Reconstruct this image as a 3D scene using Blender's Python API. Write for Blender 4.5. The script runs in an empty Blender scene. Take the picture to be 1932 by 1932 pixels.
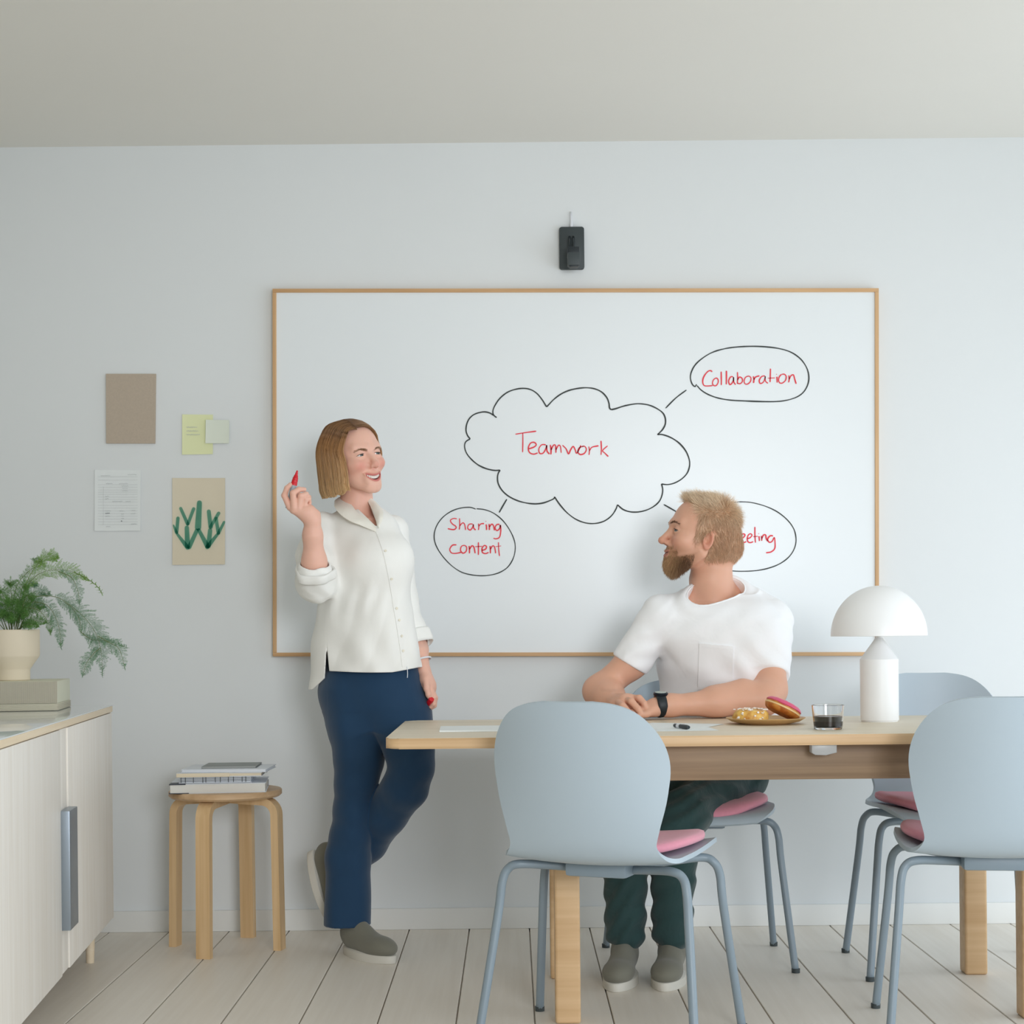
import bpy, bmesh, math, random
import numpy as np
from mathutils import Vector, Matrix, noise
from mathutils.bvhtree import BVHTree

S = bpy.context.scene
C = S.collection
PI = math.pi

# ------------------------------------------------------------------ camera, light, exposure
F, CX, CY, ROLL, EYE = 3100.0, 966.0, 1185.0, 0.010, 1.0
cam_d = bpy.data.cameras.new('camera')
cam = bpy.data.objects.new('camera', cam_d); C.objects.link(cam)
cam_d.sensor_width = 36.0; cam_d.sensor_fit = 'HORIZONTAL'
cam_d.lens = F / 1932.0 * 36.0
cam_d.shift_y = (CY - 966.0) / 1932.0
cam_d.clip_start = 0.05
_c, _s = math.cos(ROLL), math.sin(ROLL)
cam.matrix_world = Matrix(((_c, _s, 0, 0), (0, 0, -1, 0), (-_s, _c, 0, EYE), (0, 0, 0, 1)))
S.camera = cam

def P(px, py, D):
    """the point seen at photo pixel (px, py) at depth D metres along the view axis"""
    u, v = (px - CX) / F * D, -(py - CY) / F * D
    return Vector((u * _c + v * _s, D, EYE - u * _s + v * _c))

w = bpy.data.worlds.new('sky'); S.world = w; w.use_nodes = True
bg = w.node_tree.nodes['Background']
bg.inputs['Color'].default_value = (0.86, 0.93, 1.0, 1); bg.inputs['Strength'].default_value = 0.25

def area(name, loc, rot, sx, sy, power, col=(1, 1, 1), spread=PI):
    d = bpy.data.lights.new(name, 'AREA'); d.shape = 'RECTANGLE'; d.size = sx; d.size_y = sy
    d.energy = power; d.color = col; d.spread = spread
    o = bpy.data.objects.new(name, d); C.objects.link(o); o.location = loc; o.rotation_euler = rot
    return o
# daylight entering through the windows of the right wall
area('window_daylight_right', (3.16, 2.5, 0.92), (0, math.radians(90), 0), 1.8, 5.3, 74, (0.80, 0.905, 1.0))
area('added_rear_fill', (2.0, -2.9, 1.0), (math.radians(90), 0, 0), 2.6, 1.8, 38, (0.95, 0.975, 1.0))  # added fill light from behind the camera, no window modelled there
# added narrow-spread fill, behind and above the viewpoint, brightening the board and lower wall
_fill = area('added_front_fill', (1.3, -1.3, 1.75), (0, 0, 0), 1.5, 1.2, 13, (0.92, 0.96, 1.0), math.radians(62))
_fill.rotation_euler = (Vector((0.0, 5.4, 0.55)) - _fill.location).to_track_quat('-Z', 'Y').to_euler()

S.view_settings.view_transform = 'Standard'; S.view_settings.look = 'None'
S.view_settings.exposure = 0.06; S.view_settings.gamma = 1.0
S.view_settings.use_curve_mapping = False
S.cycles.max_bounces = 10; S.cycles.diffuse_bounces = 5; S.cycles.transmission_bounces = 10
S.cycles.transparent_max_bounces = 24; S.cycles.caustics_refractive = False; S.cycles.caustics_reflective = False

# ------------------------------------------------------------------ helpers
def tag(o, label=None, cat=None, group=None, kind=None):
    if label: o['label'] = label
    if cat: o['category'] = cat
    if group: o['group'] = group
    if kind: o['kind'] = kind
    return o

def thing(name, loc, label, cat, rz=0.0, group=None):
    o = bpy.data.objects.new(name, None); C.objects.link(o); o.empty_display_size = 0.05
    o.location = loc; o.rotation_euler = (0, 0, rz)
    return tag(o, label, cat, group)

def mesh_obj(name, verts, faces, mat, parent=None, smooth=True, mods=()):
    me = bpy.data.meshes.new(name)
    me.from_pydata([tuple(v) for v in verts], [], [tuple(f) for f in faces]); me.update()
    if mat: me.materials.append(mat)
    if smooth: me.polygons.foreach_set('use_smooth', [True] * len(me.polygons))
    o = bpy.data.objects.new(name, me); C.objects.link(o)
    if parent: o.parent = parent
    return o

def bm_obj(name, bm, mat, parent=None, smooth=True):
    bmesh.ops.recalc_face_normals(bm, faces=bm.faces)
    me = bpy.data.meshes.new(name); bm.to_mesh(me); bm.free()
    if mat: me.materials.append(mat)
    if smooth: me.polygons.foreach_set('use_smooth', [True] * len(me.polygons))
    o = bpy.data.objects.new(name, me); C.objects.link(o)
    if parent: o.parent = parent
    return o

def sharp(o, ang=35):
    m = o.data
    try: m.set_sharp_from_angle(angle=math.radians(ang))
    except Exception: pass
    return o

def add_box(bm, lo, hi, bev=0.0, seg=2, M=None):
    vs = []
    for z in (lo[2], hi[2]):
        for x, y in ((lo[0], lo[1]), (hi[0], lo[1]), (hi[0], hi[1]), (lo[0], hi[1])):
            vs.append(bm.verts.new((x, y, z)))
    fs = [bm.faces.new([vs[i] for i in q]) for q in ((3, 2, 1, 0), (4, 5, 6, 7), (0, 1, 5, 4), (1, 2, 6, 5), (2, 3, 7, 6), (3, 0, 4, 7))]
    allv = list(vs)
    if bev > 0:
        es = list({e for f in fs for e in f.edges})
        r = bmesh.ops.bevel(bm, geom=es, offset=bev, segments=seg, profile=0.6, affect='EDGES')
        allv = list({v for f in r['faces'] for v in f.verts} | {v for v in vs if v.is_valid})
    if M is not None: bmesh.ops.transform(bm, matrix=M, verts=allv)
    return allv

def box(name, lo, hi, mat, parent=None, bev=0.003, M=None, seg=2):
    bm = bmesh.new(); add_box(bm, lo, hi, bev, seg, M)
    return sharp(bm_obj(name, bm, mat, parent), 40)

def catmull(pts, n=6, closed=False):
    pts = [Vector(p) for p in pts]; out = []
    m = len(pts)
    rng = range(m if closed else m - 1)
    for i in rng:
        if closed: p0, p1, p2, p3 = pts[(i - 1) % m], pts[i], pts[(i + 1) % m], pts[(i + 2) % m]
        else: p0, p1, p2, p3 = pts[max(i - 1, 0)], pts[i], pts[i + 1], pts[min(i + 2, m - 1)]
        for k in range(n):
            t = k / n
            out.append(0.5 * ((2 * p1) + (p2 - p0) * t + (2 * p0 - 5 * p1 + 4 * p2 - p3) * t * t + (3 * p1 - p0 - 3 * p2 + p3) * t ** 3))
    if not closed: out.append(pts[-1])
    return out

def add_tube(bm, path, rad, sides=10, cap=True, closed=False):
    path = [Vector(p) for p in path]; n = len(path)
    rads = rad if isinstance(rad, (list, tuple)) else [rad] * n
    up = None; rings = []
    for i, p in enumerate(path):
        if closed: t = path[(i + 1) % n] - path[i - 1]
        else: t = path[min(i + 1, n - 1)] - path[max(i - 1, 0)]
        if t.length < 1e-9: t = Vector((0, 0, 1))
        t.normalize()
        if up is None:
            up = Vector((0, 0, 1)) if abs(t.z) < 0.9 else Vector((1, 0, 0))
        a = t.cross(up)
        if a.length < 1e-6: a = t.cross(Vector((0.3, 1, 0.2)))
        a.normalize(); b = a.cross(t).normalized(); up = b
        rings.append([bm.verts.new(p + (a * math.cos(2 * PI * k / sides) + b * math.sin(2 * PI * k / sides)) * rads[i]) for k in range(sides)])
    for i in range(n if closed else n - 1):
        r0, r1 = rings[i], rings[(i + 1) % n]
        for k in range(sides):
            bm.faces.new((r0[k], r0[(k + 1) % sides], r1[(k + 1) % sides], r1[k]))
    if cap and not closed:
        bm.faces.new(rings[0][::-1]); bm.faces.new(rings[-1])

def tube(name, path, rad, mat, parent=None, sides=10):
    bm = bmesh.new(); add_tube(bm, path, rad, sides)
    return bm_obj(name, bm, mat, parent)

def add_lathe(bm, prof, seg=48, M=None):
    rings = []; vs = []
    for r, z in prof:
        if r < 1e-6: v = bm.verts.new((0, 0, z)); rings.append([v]); vs.append(v)
        else:
            ring = [bm.verts.new((r * math.cos(2 * PI * k / seg), r * math.sin(2 * PI * k / seg), z)) for k in range(seg)]
            rings.append(ring); vs += ring
    for a, b in zip(rings, rings[1:]):
        for k in range(seg):
            k2 = (k + 1) % seg
            if len(a) == 1 and len(b) == 1: continue
            if len(a) == 1: bm.faces.new((a[0], b[k2], b[k]))
            elif len(b) == 1: bm.faces.new((a[k], a[k2], b[0]))
            else: bm.faces.new((a[k], a[k2], b[k2], b[k]))
    if M is not None: bmesh.ops.transform(bm, matrix=M, verts=vs)
    return vs

def lathe(name, prof, mat, parent=None, seg=48, M=None, ang=35):
    bm = bmesh.new(); add_lathe(bm, prof, seg, M)
    return sharp(bm_obj(name, bm, mat, parent), ang)

def add_prism(bm, outline, axis_vec, bev=0.0, seg=2):
    """outline: list of 3-D points, extruded along axis_vec"""
    a = [bm.verts.new(p) for p in outline]
    b = [bm.verts.new(Vector(p) + Vector(axis_vec)) for p in outline]
    n = len(a)
    f0 = bm.faces.new(a[::-1]); f1 = bm.faces.new(b)
    for i in range(n): bm.faces.new((a[i], a[(i + 1) % n], b[(i + 1) % n], b[i]))
    if bev > 0:
        bmesh.ops.bevel(bm, geom=list(f0.edges) + list(f1.edges), offset=bev, segments=seg, profile=0.5, affect='EDGES')

def rrect(x0, y0, x1, y1, r, z=0.0, n=6):
    out = []
    for cx, cy, a0 in ((x1 - r, y1 - r, 0), (x0 + r, y1 - r, 90), (x0 + r, y0 + r, 180), (x1 - r, y0 + r, 270)):
        for k in range(n + 1):
            a = math.radians(a0 + 90 * k / n)
            out.append(Vector((cx + r * math.cos(a), cy + r * math.sin(a), z)))
    return out

def copy_tree(o, parent=None):
    c = o.copy(); C.objects.link(c)
    if parent: c.parent = parent
    for ch in list(o.children): copy_tree(ch, c)
    return c

# ------------------------------------------------------------------ materials
def srgb(r, g, b):
    f = lambda c: ((c / 255) / 12.92 if c / 255 <= 0.04045 else ((c / 255 + 0.055) / 1.055) ** 2.4)
    return (f(r), f(g), f(b), 1.0)

def new_mat(name):
    m = bpy.data.materials.new(name); m.use_nodes = True
    nt = m.node_tree
    return m, nt, nt.nodes['Principled BSDF']

def N(nt, typ, **kw):
    n = nt.nodes.new(typ)
    for k, v in kw.items():
        if k in n.inputs: n.inputs[k].default_value = v
        else: setattr(n, k, v)
    return n

def plain(name, col, rough=0.5, var=0.04, scale=12.0, bump=0.0, bscale=200.0, metal=0.0, spec=0.5, coat=0.0, sheen=0.0, sss=0.0):
    m, nt, b = new_mat(name)
    tc = N(nt, 'ShaderNodeTexCoord')
    nz = N(nt, 'ShaderNodeTexNoise', Scale=scale, Detail=4.0); nt.links.new(tc.outputs['Object'], nz.inputs['Vector'])
    mr = N(nt, 'ShaderNodeMapRange'); mr.inputs['To Min'].default_value = 1 - var; mr.inputs['To Max'].default_value = 1 + var
    nt.links.new(nz.outputs['Fac'], mr.inputs['Value'])
    hs = N(nt, 'ShaderNodeHueSaturation', Color=col); nt.links.new(mr.outputs['Result'], hs.inputs['Value'])
    nt.links.new(hs.outputs['Color'], b.inputs['Base Color'])
    b.inputs['Roughness'].default_value = rough; b.inputs['Metallic'].default_value = metal
    b.inputs['Specular IOR Level'].default_value = spec; b.inputs['Coat Weight'].default_value = coat
    b.inputs['Sheen Weight'].default_value = sheen
    if sss > 0:
        b.inputs['Subsurface Weight'].default_value = sss; b.inputs['Subsurface Radius'].default_value = (0.012, 0.005, 0.003)
        b.inputs['Subsurface Scale'].default_value = 1.0
    if bump > 0:
        n2 = N(nt, 'ShaderNodeTexNoise', Scale=bscale, Detail=3.0); nt.links.new(tc.outputs['Object'], n2.inputs['Vector'])
        bp = N(nt, 'ShaderNodeBump', Strength=bump, Distance=0.002); nt.links.new(n2.outputs['Fac'], bp.inputs['Height'])
        nt.links.new(bp.outputs['Normal'], b.inputs['Normal'])
    return m

def wood(name, dark, light, along='X', grain=55.0, rough=0.5, ring=2.2, mix=0.5):
    m, nt, b = new_mat(name)
    tc = N(nt, 'ShaderNodeTexCoord'); mp = N(nt, 'ShaderNodeMapping')
    sc = {'X': (0.035, 1, 1), 'Y': (1, 0.035, 1), 'Z': (1, 1, 0.035)}[along]
    mp.inputs['Scale'].default_value = sc
    nt.links.new(tc.outputs['Object'], mp.inputs['Vector'])
    n1 = N(nt, 'ShaderNodeTexNoise', Scale=grain, Detail=6.0, Roughness=0.6); nt.links.new(mp.outputs['Vector'], n1.inputs['Vector'])
    n2 = N(nt, 'ShaderNodeTexNoise', Scale=grain * 0.16, Detail=2.0, Distortion=ring); nt.links.new(mp.outputs['Vector'], n2.inputs['Vector'])
    mx = N(nt, 'ShaderNodeMath', operation='MULTIPLY_ADD'); mx.inputs[1].default_value = mix; 
    nt.links.new(n1.outputs['Fac'], mx.inputs[0])
    ml = N(nt, 'ShaderNodeMath', operation='MULTIPLY'); ml.inputs[1].default_value = 1 - mix
    nt.links.new(n2.outputs['Fac'], ml.inputs[0]); nt.links.new(ml.outputs[0], mx.inputs[2])
    cr = N(nt, 'ShaderNodeValToRGB'); cr.color_ramp.elements[0].position = 0.34; cr.color_ramp.elements[0].color = dark
    cr.color_ramp.elements[1].position = 0.66; cr.color_ramp.elements[1].color = light
    nt.links.new(mx.outputs[0], cr.inputs['Fac']); nt.links.new(cr.outputs['Color'], b.inputs['Base Color'])
    b.inputs['Roughness'].default_value = rough
    bp = N(nt, 'ShaderNodeBump', Strength=0.12, Distance=0.001); nt.links.new(n1.outputs['Fac'], bp.inputs['Height']); nt.links.new(bp.outputs['Normal'], b.inputs['Normal'])
    return m

def glass(name, col=(1, 1, 1, 1), ior=1.45, rough=0.0):
    m, nt, b = new_mat(name)
    b.inputs['Base Color'].default_value = col; b.inputs['Transmission Weight'].default_value = 1.0
    b.inputs['Roughness'].default_value = rough; b.inputs['IOR'].default_value = ior
    return m

# ================================================================== the room
WY = 5.48           # back wall
LX, RX, BY, CZ = -1.75, 3.05, -2.8, 2.62
M_wall = plain('wall_paint', srgb(231, 234, 235), 0.85, 0.012, 3.0, 0.05, 350)
M_left = plain('warm_wall_paint', srgb(206, 201, 190), 0.85, 0.012, 3.0)
M_ceil = plain('ceiling_paint', srgb(236, 233, 226), 0.9, 0.01, 3.0)
M_floor = wood('pale_floor', srgb(230, 222, 210), srgb(242, 236, 226), 'Y', 40, 0.45)
def struct(name, lo, hi, mat):
    o = box(name, lo, hi, mat, None, 0.0); o['kind'] = 'structure'; return o
struct('wall_back', (LX - 0.1, WY, 0), (RX + 0.1, WY + 0.12, CZ), M_wall)
struct('wall_left', (LX - 0.1, BY, 0), (LX, WY, CZ), M_left)
struct('wall_front', (LX - 0.1, BY - 0.4, 2.55), (RX + 0.1, BY - 0.28, CZ), M_wall)
bm = bmesh.new()
for lo, hi in (((RX, BY, 2.08), (RX + 0.1, WY, CZ)), ((RX, 5.2, 0), (RX + 0.1, WY, 2.08)), ((RX, BY, 0), (RX + 0.1, -0.05, 2.08))):
    add_box(bm, lo, hi)
o = bm_obj('wall_right', bm, M_wall, None, False); o['kind'] = 'structure'
struct('ceiling', (LX - 0.1, BY - 0.4, CZ), (RX + 0.1, WY + 0.12, CZ + 0.1), M_ceil)
# the floor: boards laid towards the back wall
fl = thing('floor', (0, 0, 0), None, None); fl['kind'] = 'structure'
box('slab', (LX - 0.1, BY - 0.4, -0.12), (RX + 0.1, WY + 0.12, -0.012), M_floor, fl, 0)
bm = bmesh.new(); add_box(bm, (0, 0, -0.012), (0.196, 8.35, 0.0), 0.0012, 1)
proto = bm_obj('board', bm, M_floor, fl); proto.location = (LX, BY, 0); sharp(proto)
for k in range(1, 24):
    c = proto.copy(); C.objects.link(c); c.parent = fl; c.location = (LX + 0.2 * k, BY, 0)
M_trim = plain('white_trim', srgb(236, 236, 233), 0.5, 0.01)
box('baseboard_back', (LX, WY - 0.014, 0), (RX, WY, 0.07), M_trim)['kind'] = 'structure'
box('baseboard_left', (LX, BY, 0), (LX + 0.014, WY - 0.014, 0.07), M_trim)['kind'] = 'structure'

# ================================================================== whiteboard
M_oak = wood('oak_frame', srgb(196, 152, 106), srgb(224, 184, 138), 'X', 60, 0.5)
M_oakv = wood('oak_frame_upright', srgb(196, 152, 106), srgb(224, 184, 138), 'Z', 60, 0.5)
M_board = plain('enamel', srgb(238, 242, 244), 0.28, 0.004, 2.0, spec=0.35)
BD = WY - 0.030     # front of frame
tl, tr, bl, br = P(514, 543, BD), P(1657.5, 545, BD), P(514.5, 1240, BD), P(1659.5, 1236, BD)
ctr = (tl + tr + bl + br) / 4
ang = math.atan2((tr - tl).z + (br - bl).z, (tr - tl).x + (br - bl).x)
bw, bh = ((tr - tl).length + (br - bl).length) / 2, ((tl - bl).length + (tr - br).length) / 2
board = thing('whiteboard', (ctr.x, WY, ctr.z), 'large whiteboard with a thin oak frame and a marker-drawn mind map', 'whiteboard')
board.rotation_euler = (0, -ang, 0)
fw = 0.0125; hw_, hh_ = bw / 2, bh / 2
box('panel', (-hw_ + 0.004, -0.024, -hh_ + 0.004), (hw_ - 0.004, -0.008, hh_ - 0.004), M_board, board, 0)
for nm, lo, hi, m in (('frame_rail', (-hw_, -0.030, hh_ - fw), (hw_, -0.001, hh_), M_oak), ('frame_rail', (-hw_, -0.030, -hh_), (hw_, -0.001, -hh_ + fw), M_oak),
                      ('frame_stile', (-hw_, -0.0298, -hh_ + fw), (-hw_ + fw, -0.001, hh_ - fw), M_oakv), ('frame_stile', (hw_ - fw, -0.0298, -hh_ + fw), (hw_, -0.001, hh_ - fw), M_oakv)):
    box(nm, lo, hi, m, board, 0.0015)
M_black = plain('black_marker_ink', srgb(52, 58, 56), 0.6, 0.15, 30)
M_redink = plain('red_marker_ink', srgb(238, 62, 76), 0.6, 0.12, 40)
ID = WY - 0.0246
Minv = (Matrix.Translation((ctr.x, WY, ctr.z)) @ Matrix.Rotation(-ang, 4, 'Y')).inverted()
def stroke(bm, pts, wpx, n=5, D=ID, taper=True, M=None, th=0.0006):
    pts = [Vector((x, y, 0)) for x, y in pts]
    c = catmull(pts, n) if len(pts) > 2 else pts
    L = []; R_ = []
    for i, p in enumerate(c):
        t = (c[min(i + 1, len(c) - 1)] - c[max(i - 1, 0)])
        if t.length < 1e-6: t = Vector((1, 0, 0))
        t.normalize(); nrm = Vector((-t.y, t.x, 0))
        hwid = wpx / 2 * (0.85 + 0.3 * noise.noise(Vector((p.x * 0.06, p.y * 0.06, 1.7))))
        if taper and i in (0, len(c) - 1): hwid *= 0.6
        L.append(p + nrm * hwid); R_.append(p - nrm * hwid)
    fr = [[], []]; 
    for side, arr in enumerate((L, R_)):
        for dd in (0.0, th):
            fr[side].append([])
            for p in arr:
                q = P(p.x, p.y, D - dd)
                if M is not None: q = M @ q
                fr[side][-1].append(bm.verts.new(q))
    for i in range(len(c) - 1):
        l1, r1 = fr[0][1], fr[1][1]; l0, r0 = fr[0][0], fr[1][0]
        bm.faces.new((l1[i], r1[i], r1[i + 1], l1[i + 1]))
        bm.faces.new((l0[i], l1[i], l1[i + 1], l0[i + 1])); bm.faces.new((r1[i], r0[i], r0[i + 1], r1[i + 1]))
def c6(*xy): return [(800 + xy[i] / 2.611, 640 + xy[i + 1] / 2.611) for i in range(0, len(xy), 2)]
def c8(*xy): return [(1250 + xy[i] / 6.232, 640 + xy[i + 1] / 6.232) for i in range(0, len(xy), 2)]
def c4(*xy): return [(1200 + xy[i] / 6.44, 900 + xy[i + 1] / 6.44) for i in range(0, len(xy), 2)]
def drawing(name, strokes, mat, wpx, label=None):
    bm = bmesh.new()
    for s in strokes: stroke(bm, s, wpx, M=Minv)
    o = bm_obj(name, bm, mat, board, False)
    if label: o['label'] = label
cloud = [c6(358,386,342,372,340,350,352,322,375,290,410,262,450,247,490,242,525,248,555,266,580,295,597,322,604,333),
 c6(604,333,615,322,640,296,675,270,715,252,760,242,800,239,840,244,875,260,900,287,911,315,914,338,922,347),
 c6(922,347,945,342,985,329,1030,320,1065,318,1110,325,1150,343,1178,365,1189,392,1188,420,1175,445,1158,463,1150,470),
 c6(1150,470,1175,470,1215,484,1255,510,1288,548,1306,590,1308,625,1296,660,1270,688,1235,708,1200,716,1170,713),
 c6(1170,713,1176,740,1172,770,1158,800,1130,825,1095,842,1055,851,1015,850,980,838,953,815),
 c6(953,815,945,838,925,868,895,892,860,905,822,908,785,902,745,885,705,855,675,822,655,795,643,776),
 c6(643,776,640,785,620,795,585,807,545,811,500,806,455,793,415,772,385,745,366,712,362,682,366,660,375,645),
 c6(375,645,345,646,305,637,265,618,230,588,208,558,200,528,206,505,228,491),
 c6(228,491,215,475,207,450,210,420,222,393,243,373,270,362,300,358,325,364,342,375)]
drawing('cloud_outline', cloud, M_black, 3.0, 'black cloud outline around the word Teamwork')
drawing('oval_outline', [c6(1343,222,1335,233,1322,222,1313,195,1316,165,1335,128,1370,95,1420,65,1480,47,1545,38,1620,35,1690,38,1755,47,1810,65,1855,97,1885,140,1896,185,1890,225,1870,260,1838,284,1790,300,1735,307,1660,307,1580,304,1510,300,1450,290,1400,272,1365,250,1345,228)], M_black, 2.8, 'black oval around the word Collaboration')
drawing('oval_outline', [c6(258,835,300,840,345,858,390,895,425,945,446,995,449,1040,437,1085,410,1125,370,1150,325,1162,280,1165,230,1160,180,1145,130,1110,85,1060,57,1010,50,965,62,920,90,880,130,850,175,833,225,828,255,837)], M_black, 2.2, 'black circle around the words Sharing content')
drawing('oval_outline', [c6(1550,801,1610,804,1680,822,1740,850,1790,890,1822,935,1833,985,1825,1030,1800,1070,1760,1102,1710,1124,1650,1138,1580,1143,1508,1140,1440,1125,1380,1090,1350,1040,1340,980,1355,915,1395,860,1450,820,1550,801)], M_black, 2.4, 'black oval behind the head of the seated man')
for ln in (c6(1190,340,1240,290,1293,250), c6(408,788,388,822,370,854), c6(1181,814,1230,842,1275,868)):
    drawing('connecting_line', [ln], M_black, 3.0)
drawing('handwriting', [c6(450,468,500,460,553,453), c6(487,462,487,510,486,557), c6(515,540,540,532,553,520,543,508,525,512,514,535,520,558,540,566,560,560),
 c6(600,520,580,520,566,540,570,562,588,560,602,535,604,522,606,550,618,566), c6(622,520,626,545,625,568), c6(626,545,638,522,648,525,650,560), c6(650,545,662,523,672,528,676,560),
 c6(682,522,700,540,712,565,722,545,735,528,745,545,752,562,768,535,772,522), c6(785,527,765,535,758,555,770,568,790,562,800,543,792,528,780,528), c6(812,528,815,550,813,570), c6(815,550,828,532,860,525),
 c6(872,500,874,540,872,570), c6(905,525,880,548,890,560,908,578)], M_redink, 2.8, 'red handwritten word Teamwork')
drawing('handwriting', [c6(162,885,145,883,130,893,140,910,155,920,158,930,145,938,117,933), c6(175,882,176,915,174,938), c6(176,920,190,905,200,912,205,940), c6(240,910,222,912,215,930,228,940,240,925,243,912,245,930,255,940),
 c6(268,908,270,925,268,940), c6(270,922,280,910,296,908), c6(306,912,308,926,308,940), c6(304,896,306,898), c6(320,910,322,925,322,940), c6(322,925,333,911,342,918,347,942), c6(372,912,358,914,350,930,360,943,374,930,376,915,378,945,372,975,355,983,342,980)], M_redink, 2.8, 'red handwritten word Sharing')
drawing('handwriting', [c6(160,1013,140,1015,127,1035,135,1052,155,1055,183,1050), c6(200,1015,185,1020,180,1040,192,1054,207,1045,210,1025,200,1015), c6(222,1018,224,1036,224,1055), c6(224,1035,236,1018,246,1025,252,1055),
 c6(268,1000,268,1035,268,1063), c6(252,1022,285,1020), c6(285,1040,302,1035,308,1022,297,1016,286,1030,288,1050,303,1056,318,1050), c6(325,1018,327,1036,327,1055), c6(327,1035,338,1018,348,1025,353,1055), c6(367,1000,368,1035,372,1068), c6(352,1022,380,1018)], M_redink, 2.8, 'red handwritten word content')
drawing('handwriting', [c8(583,385,570,370,540,375,505,410,480,455,473,500,485,540,520,550,590,545), c8(620,460,598,480,588,515,600,542,630,545,652,515,655,480,640,458,620,460), c8(690,380,692,460,692,540), c8(752,370,752,450,750,532),
 c8(830,440,800,445,778,490,790,532,815,520,835,480,835,445,838,500,860,535), c8(882,385,884,460,880,525), c8(882,480,905,445,935,460,940,495,915,522,882,518), c8(1000,435,975,450,960,490,972,525,1005,525,1035,495,1040,455,1020,435,995,437), c8(1068,435,1075,475,1070,515), c8(1075,475,1095,445,1140,430),
 c8(1205,430,1165,440,1138,485,1150,520,1185,505,1205,460,1208,435,1210,490,1240,518), c8(1270,345,1268,420,1265,505), c8(1240,458,1320,455), c8(1345,440,1347,475,1348,510), c8(1338,411,1343,415), c8(1400,412,1375,440,1365,480,1378,512,1410,515,1445,485,1455,440,1435,412,1405,413), c8(1485,425,1490,470,1483,508), c8(1490,470,1510,430,1540,420,1555,470,1572,525)], M_redink, 2.8, 'red handwritten word Collaboration')
e_ = (1355,750,1390,735,1410,705,1390,690,1365,705,1352,745,1360,785,1390,797,1425,785)
drawing('handwriting', [c4(1140,790,1145,640), c4(1145,640,1185,740), c4(1185,740,1225,640), c4(1225,640,1232,790), c4(*[v - (85 if i % 2 == 0 else 0) for i, v in enumerate(e_)]), c4(*e_), c4(1445,605,1445,700,1452,798), c4(1425,725,1480,720), c4(1495,718,1498,750,1500,778), c4(1488,686,1493,690), c4(1525,715,1528,745,1528,775), c4(1528,750,1550,705,1575,705,1582,745,1600,780), c4(1665,715,1630,715,1600,755,1620,793,1655,780,1680,735,1690,800,1685,870,1640,910,1580,920)], M_redink, 2.8, 'red handwritten word ending in eting')

# ================================================================== bracket above the board
M_dark = plain('dark_grey_plastic', srgb(58, 66, 68), 0.5, 0.05, 30)
M_dark2 = plain('black_plastic', srgb(26, 36, 42), 0.4, 0.05, 30)
M_cable = plain('white_cable', srgb(228, 230, 236), 0.45, 0.02)
br_ = thing('wall_camera', P(1078.5, 470, WY), 'small dark grey camera on a wall plate above the whiteboard', 'camera')
def wl(px, py, off): return P(px, py, WY - off) - P(1078.5, 470, WY)
bm = bmesh.new(); a, b2 = wl(1055.5, 510, 0), wl(1101.5, 430, 0)
ol = [Vector((p.x, -0.002, p.y)) for p in rrect(a.x, a.z, b2.x, b2.z, 0.008)]
add_prism(bm, ol, (0, -0.016, 0), 0.002); sharp(bm_obj('wall_plate', bm, M_dark, br_))
for px in (1074.5, 1081.5):
    tube('arm_rail', [wl(px, 447, 0.016), wl(px, 452, 0.035), wl(px + 0.5, 478, 0.06)], 0.0042, M_dark2, br_, 8)
a, b2 = wl(1069, 509, 0), wl(1091.5, 476, 0)
box('hinge_block', (a.x, -0.085, a.z + 0.025), (b2.x, -0.05, b2.z), M_dark2, br_, 0.003)
box('camera_head', (a.x, -0.115, a.z - 0.010), (b2.x, -0.075, a.z + 0.033), M_dark, br_, 0.004)
box('head_cap', (a.x + 0.006, -0.112, a.z - 0.014), (b2.x - 0.006, -0.08, a.z - 0.008), M_dark2, br_, 0.002)
cb = tube('cable', [wl(1077, 400, 0.003), wl(1077.5, 412, 0.009), wl(1078, 424, 0.012), wl(1078, 432, 0.012)], [0.003, 0.0034, 0.0052, 0.0056], M_cable, br_, 10)
cb['label'] = 'short white cable coming out of the wall'

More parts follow.
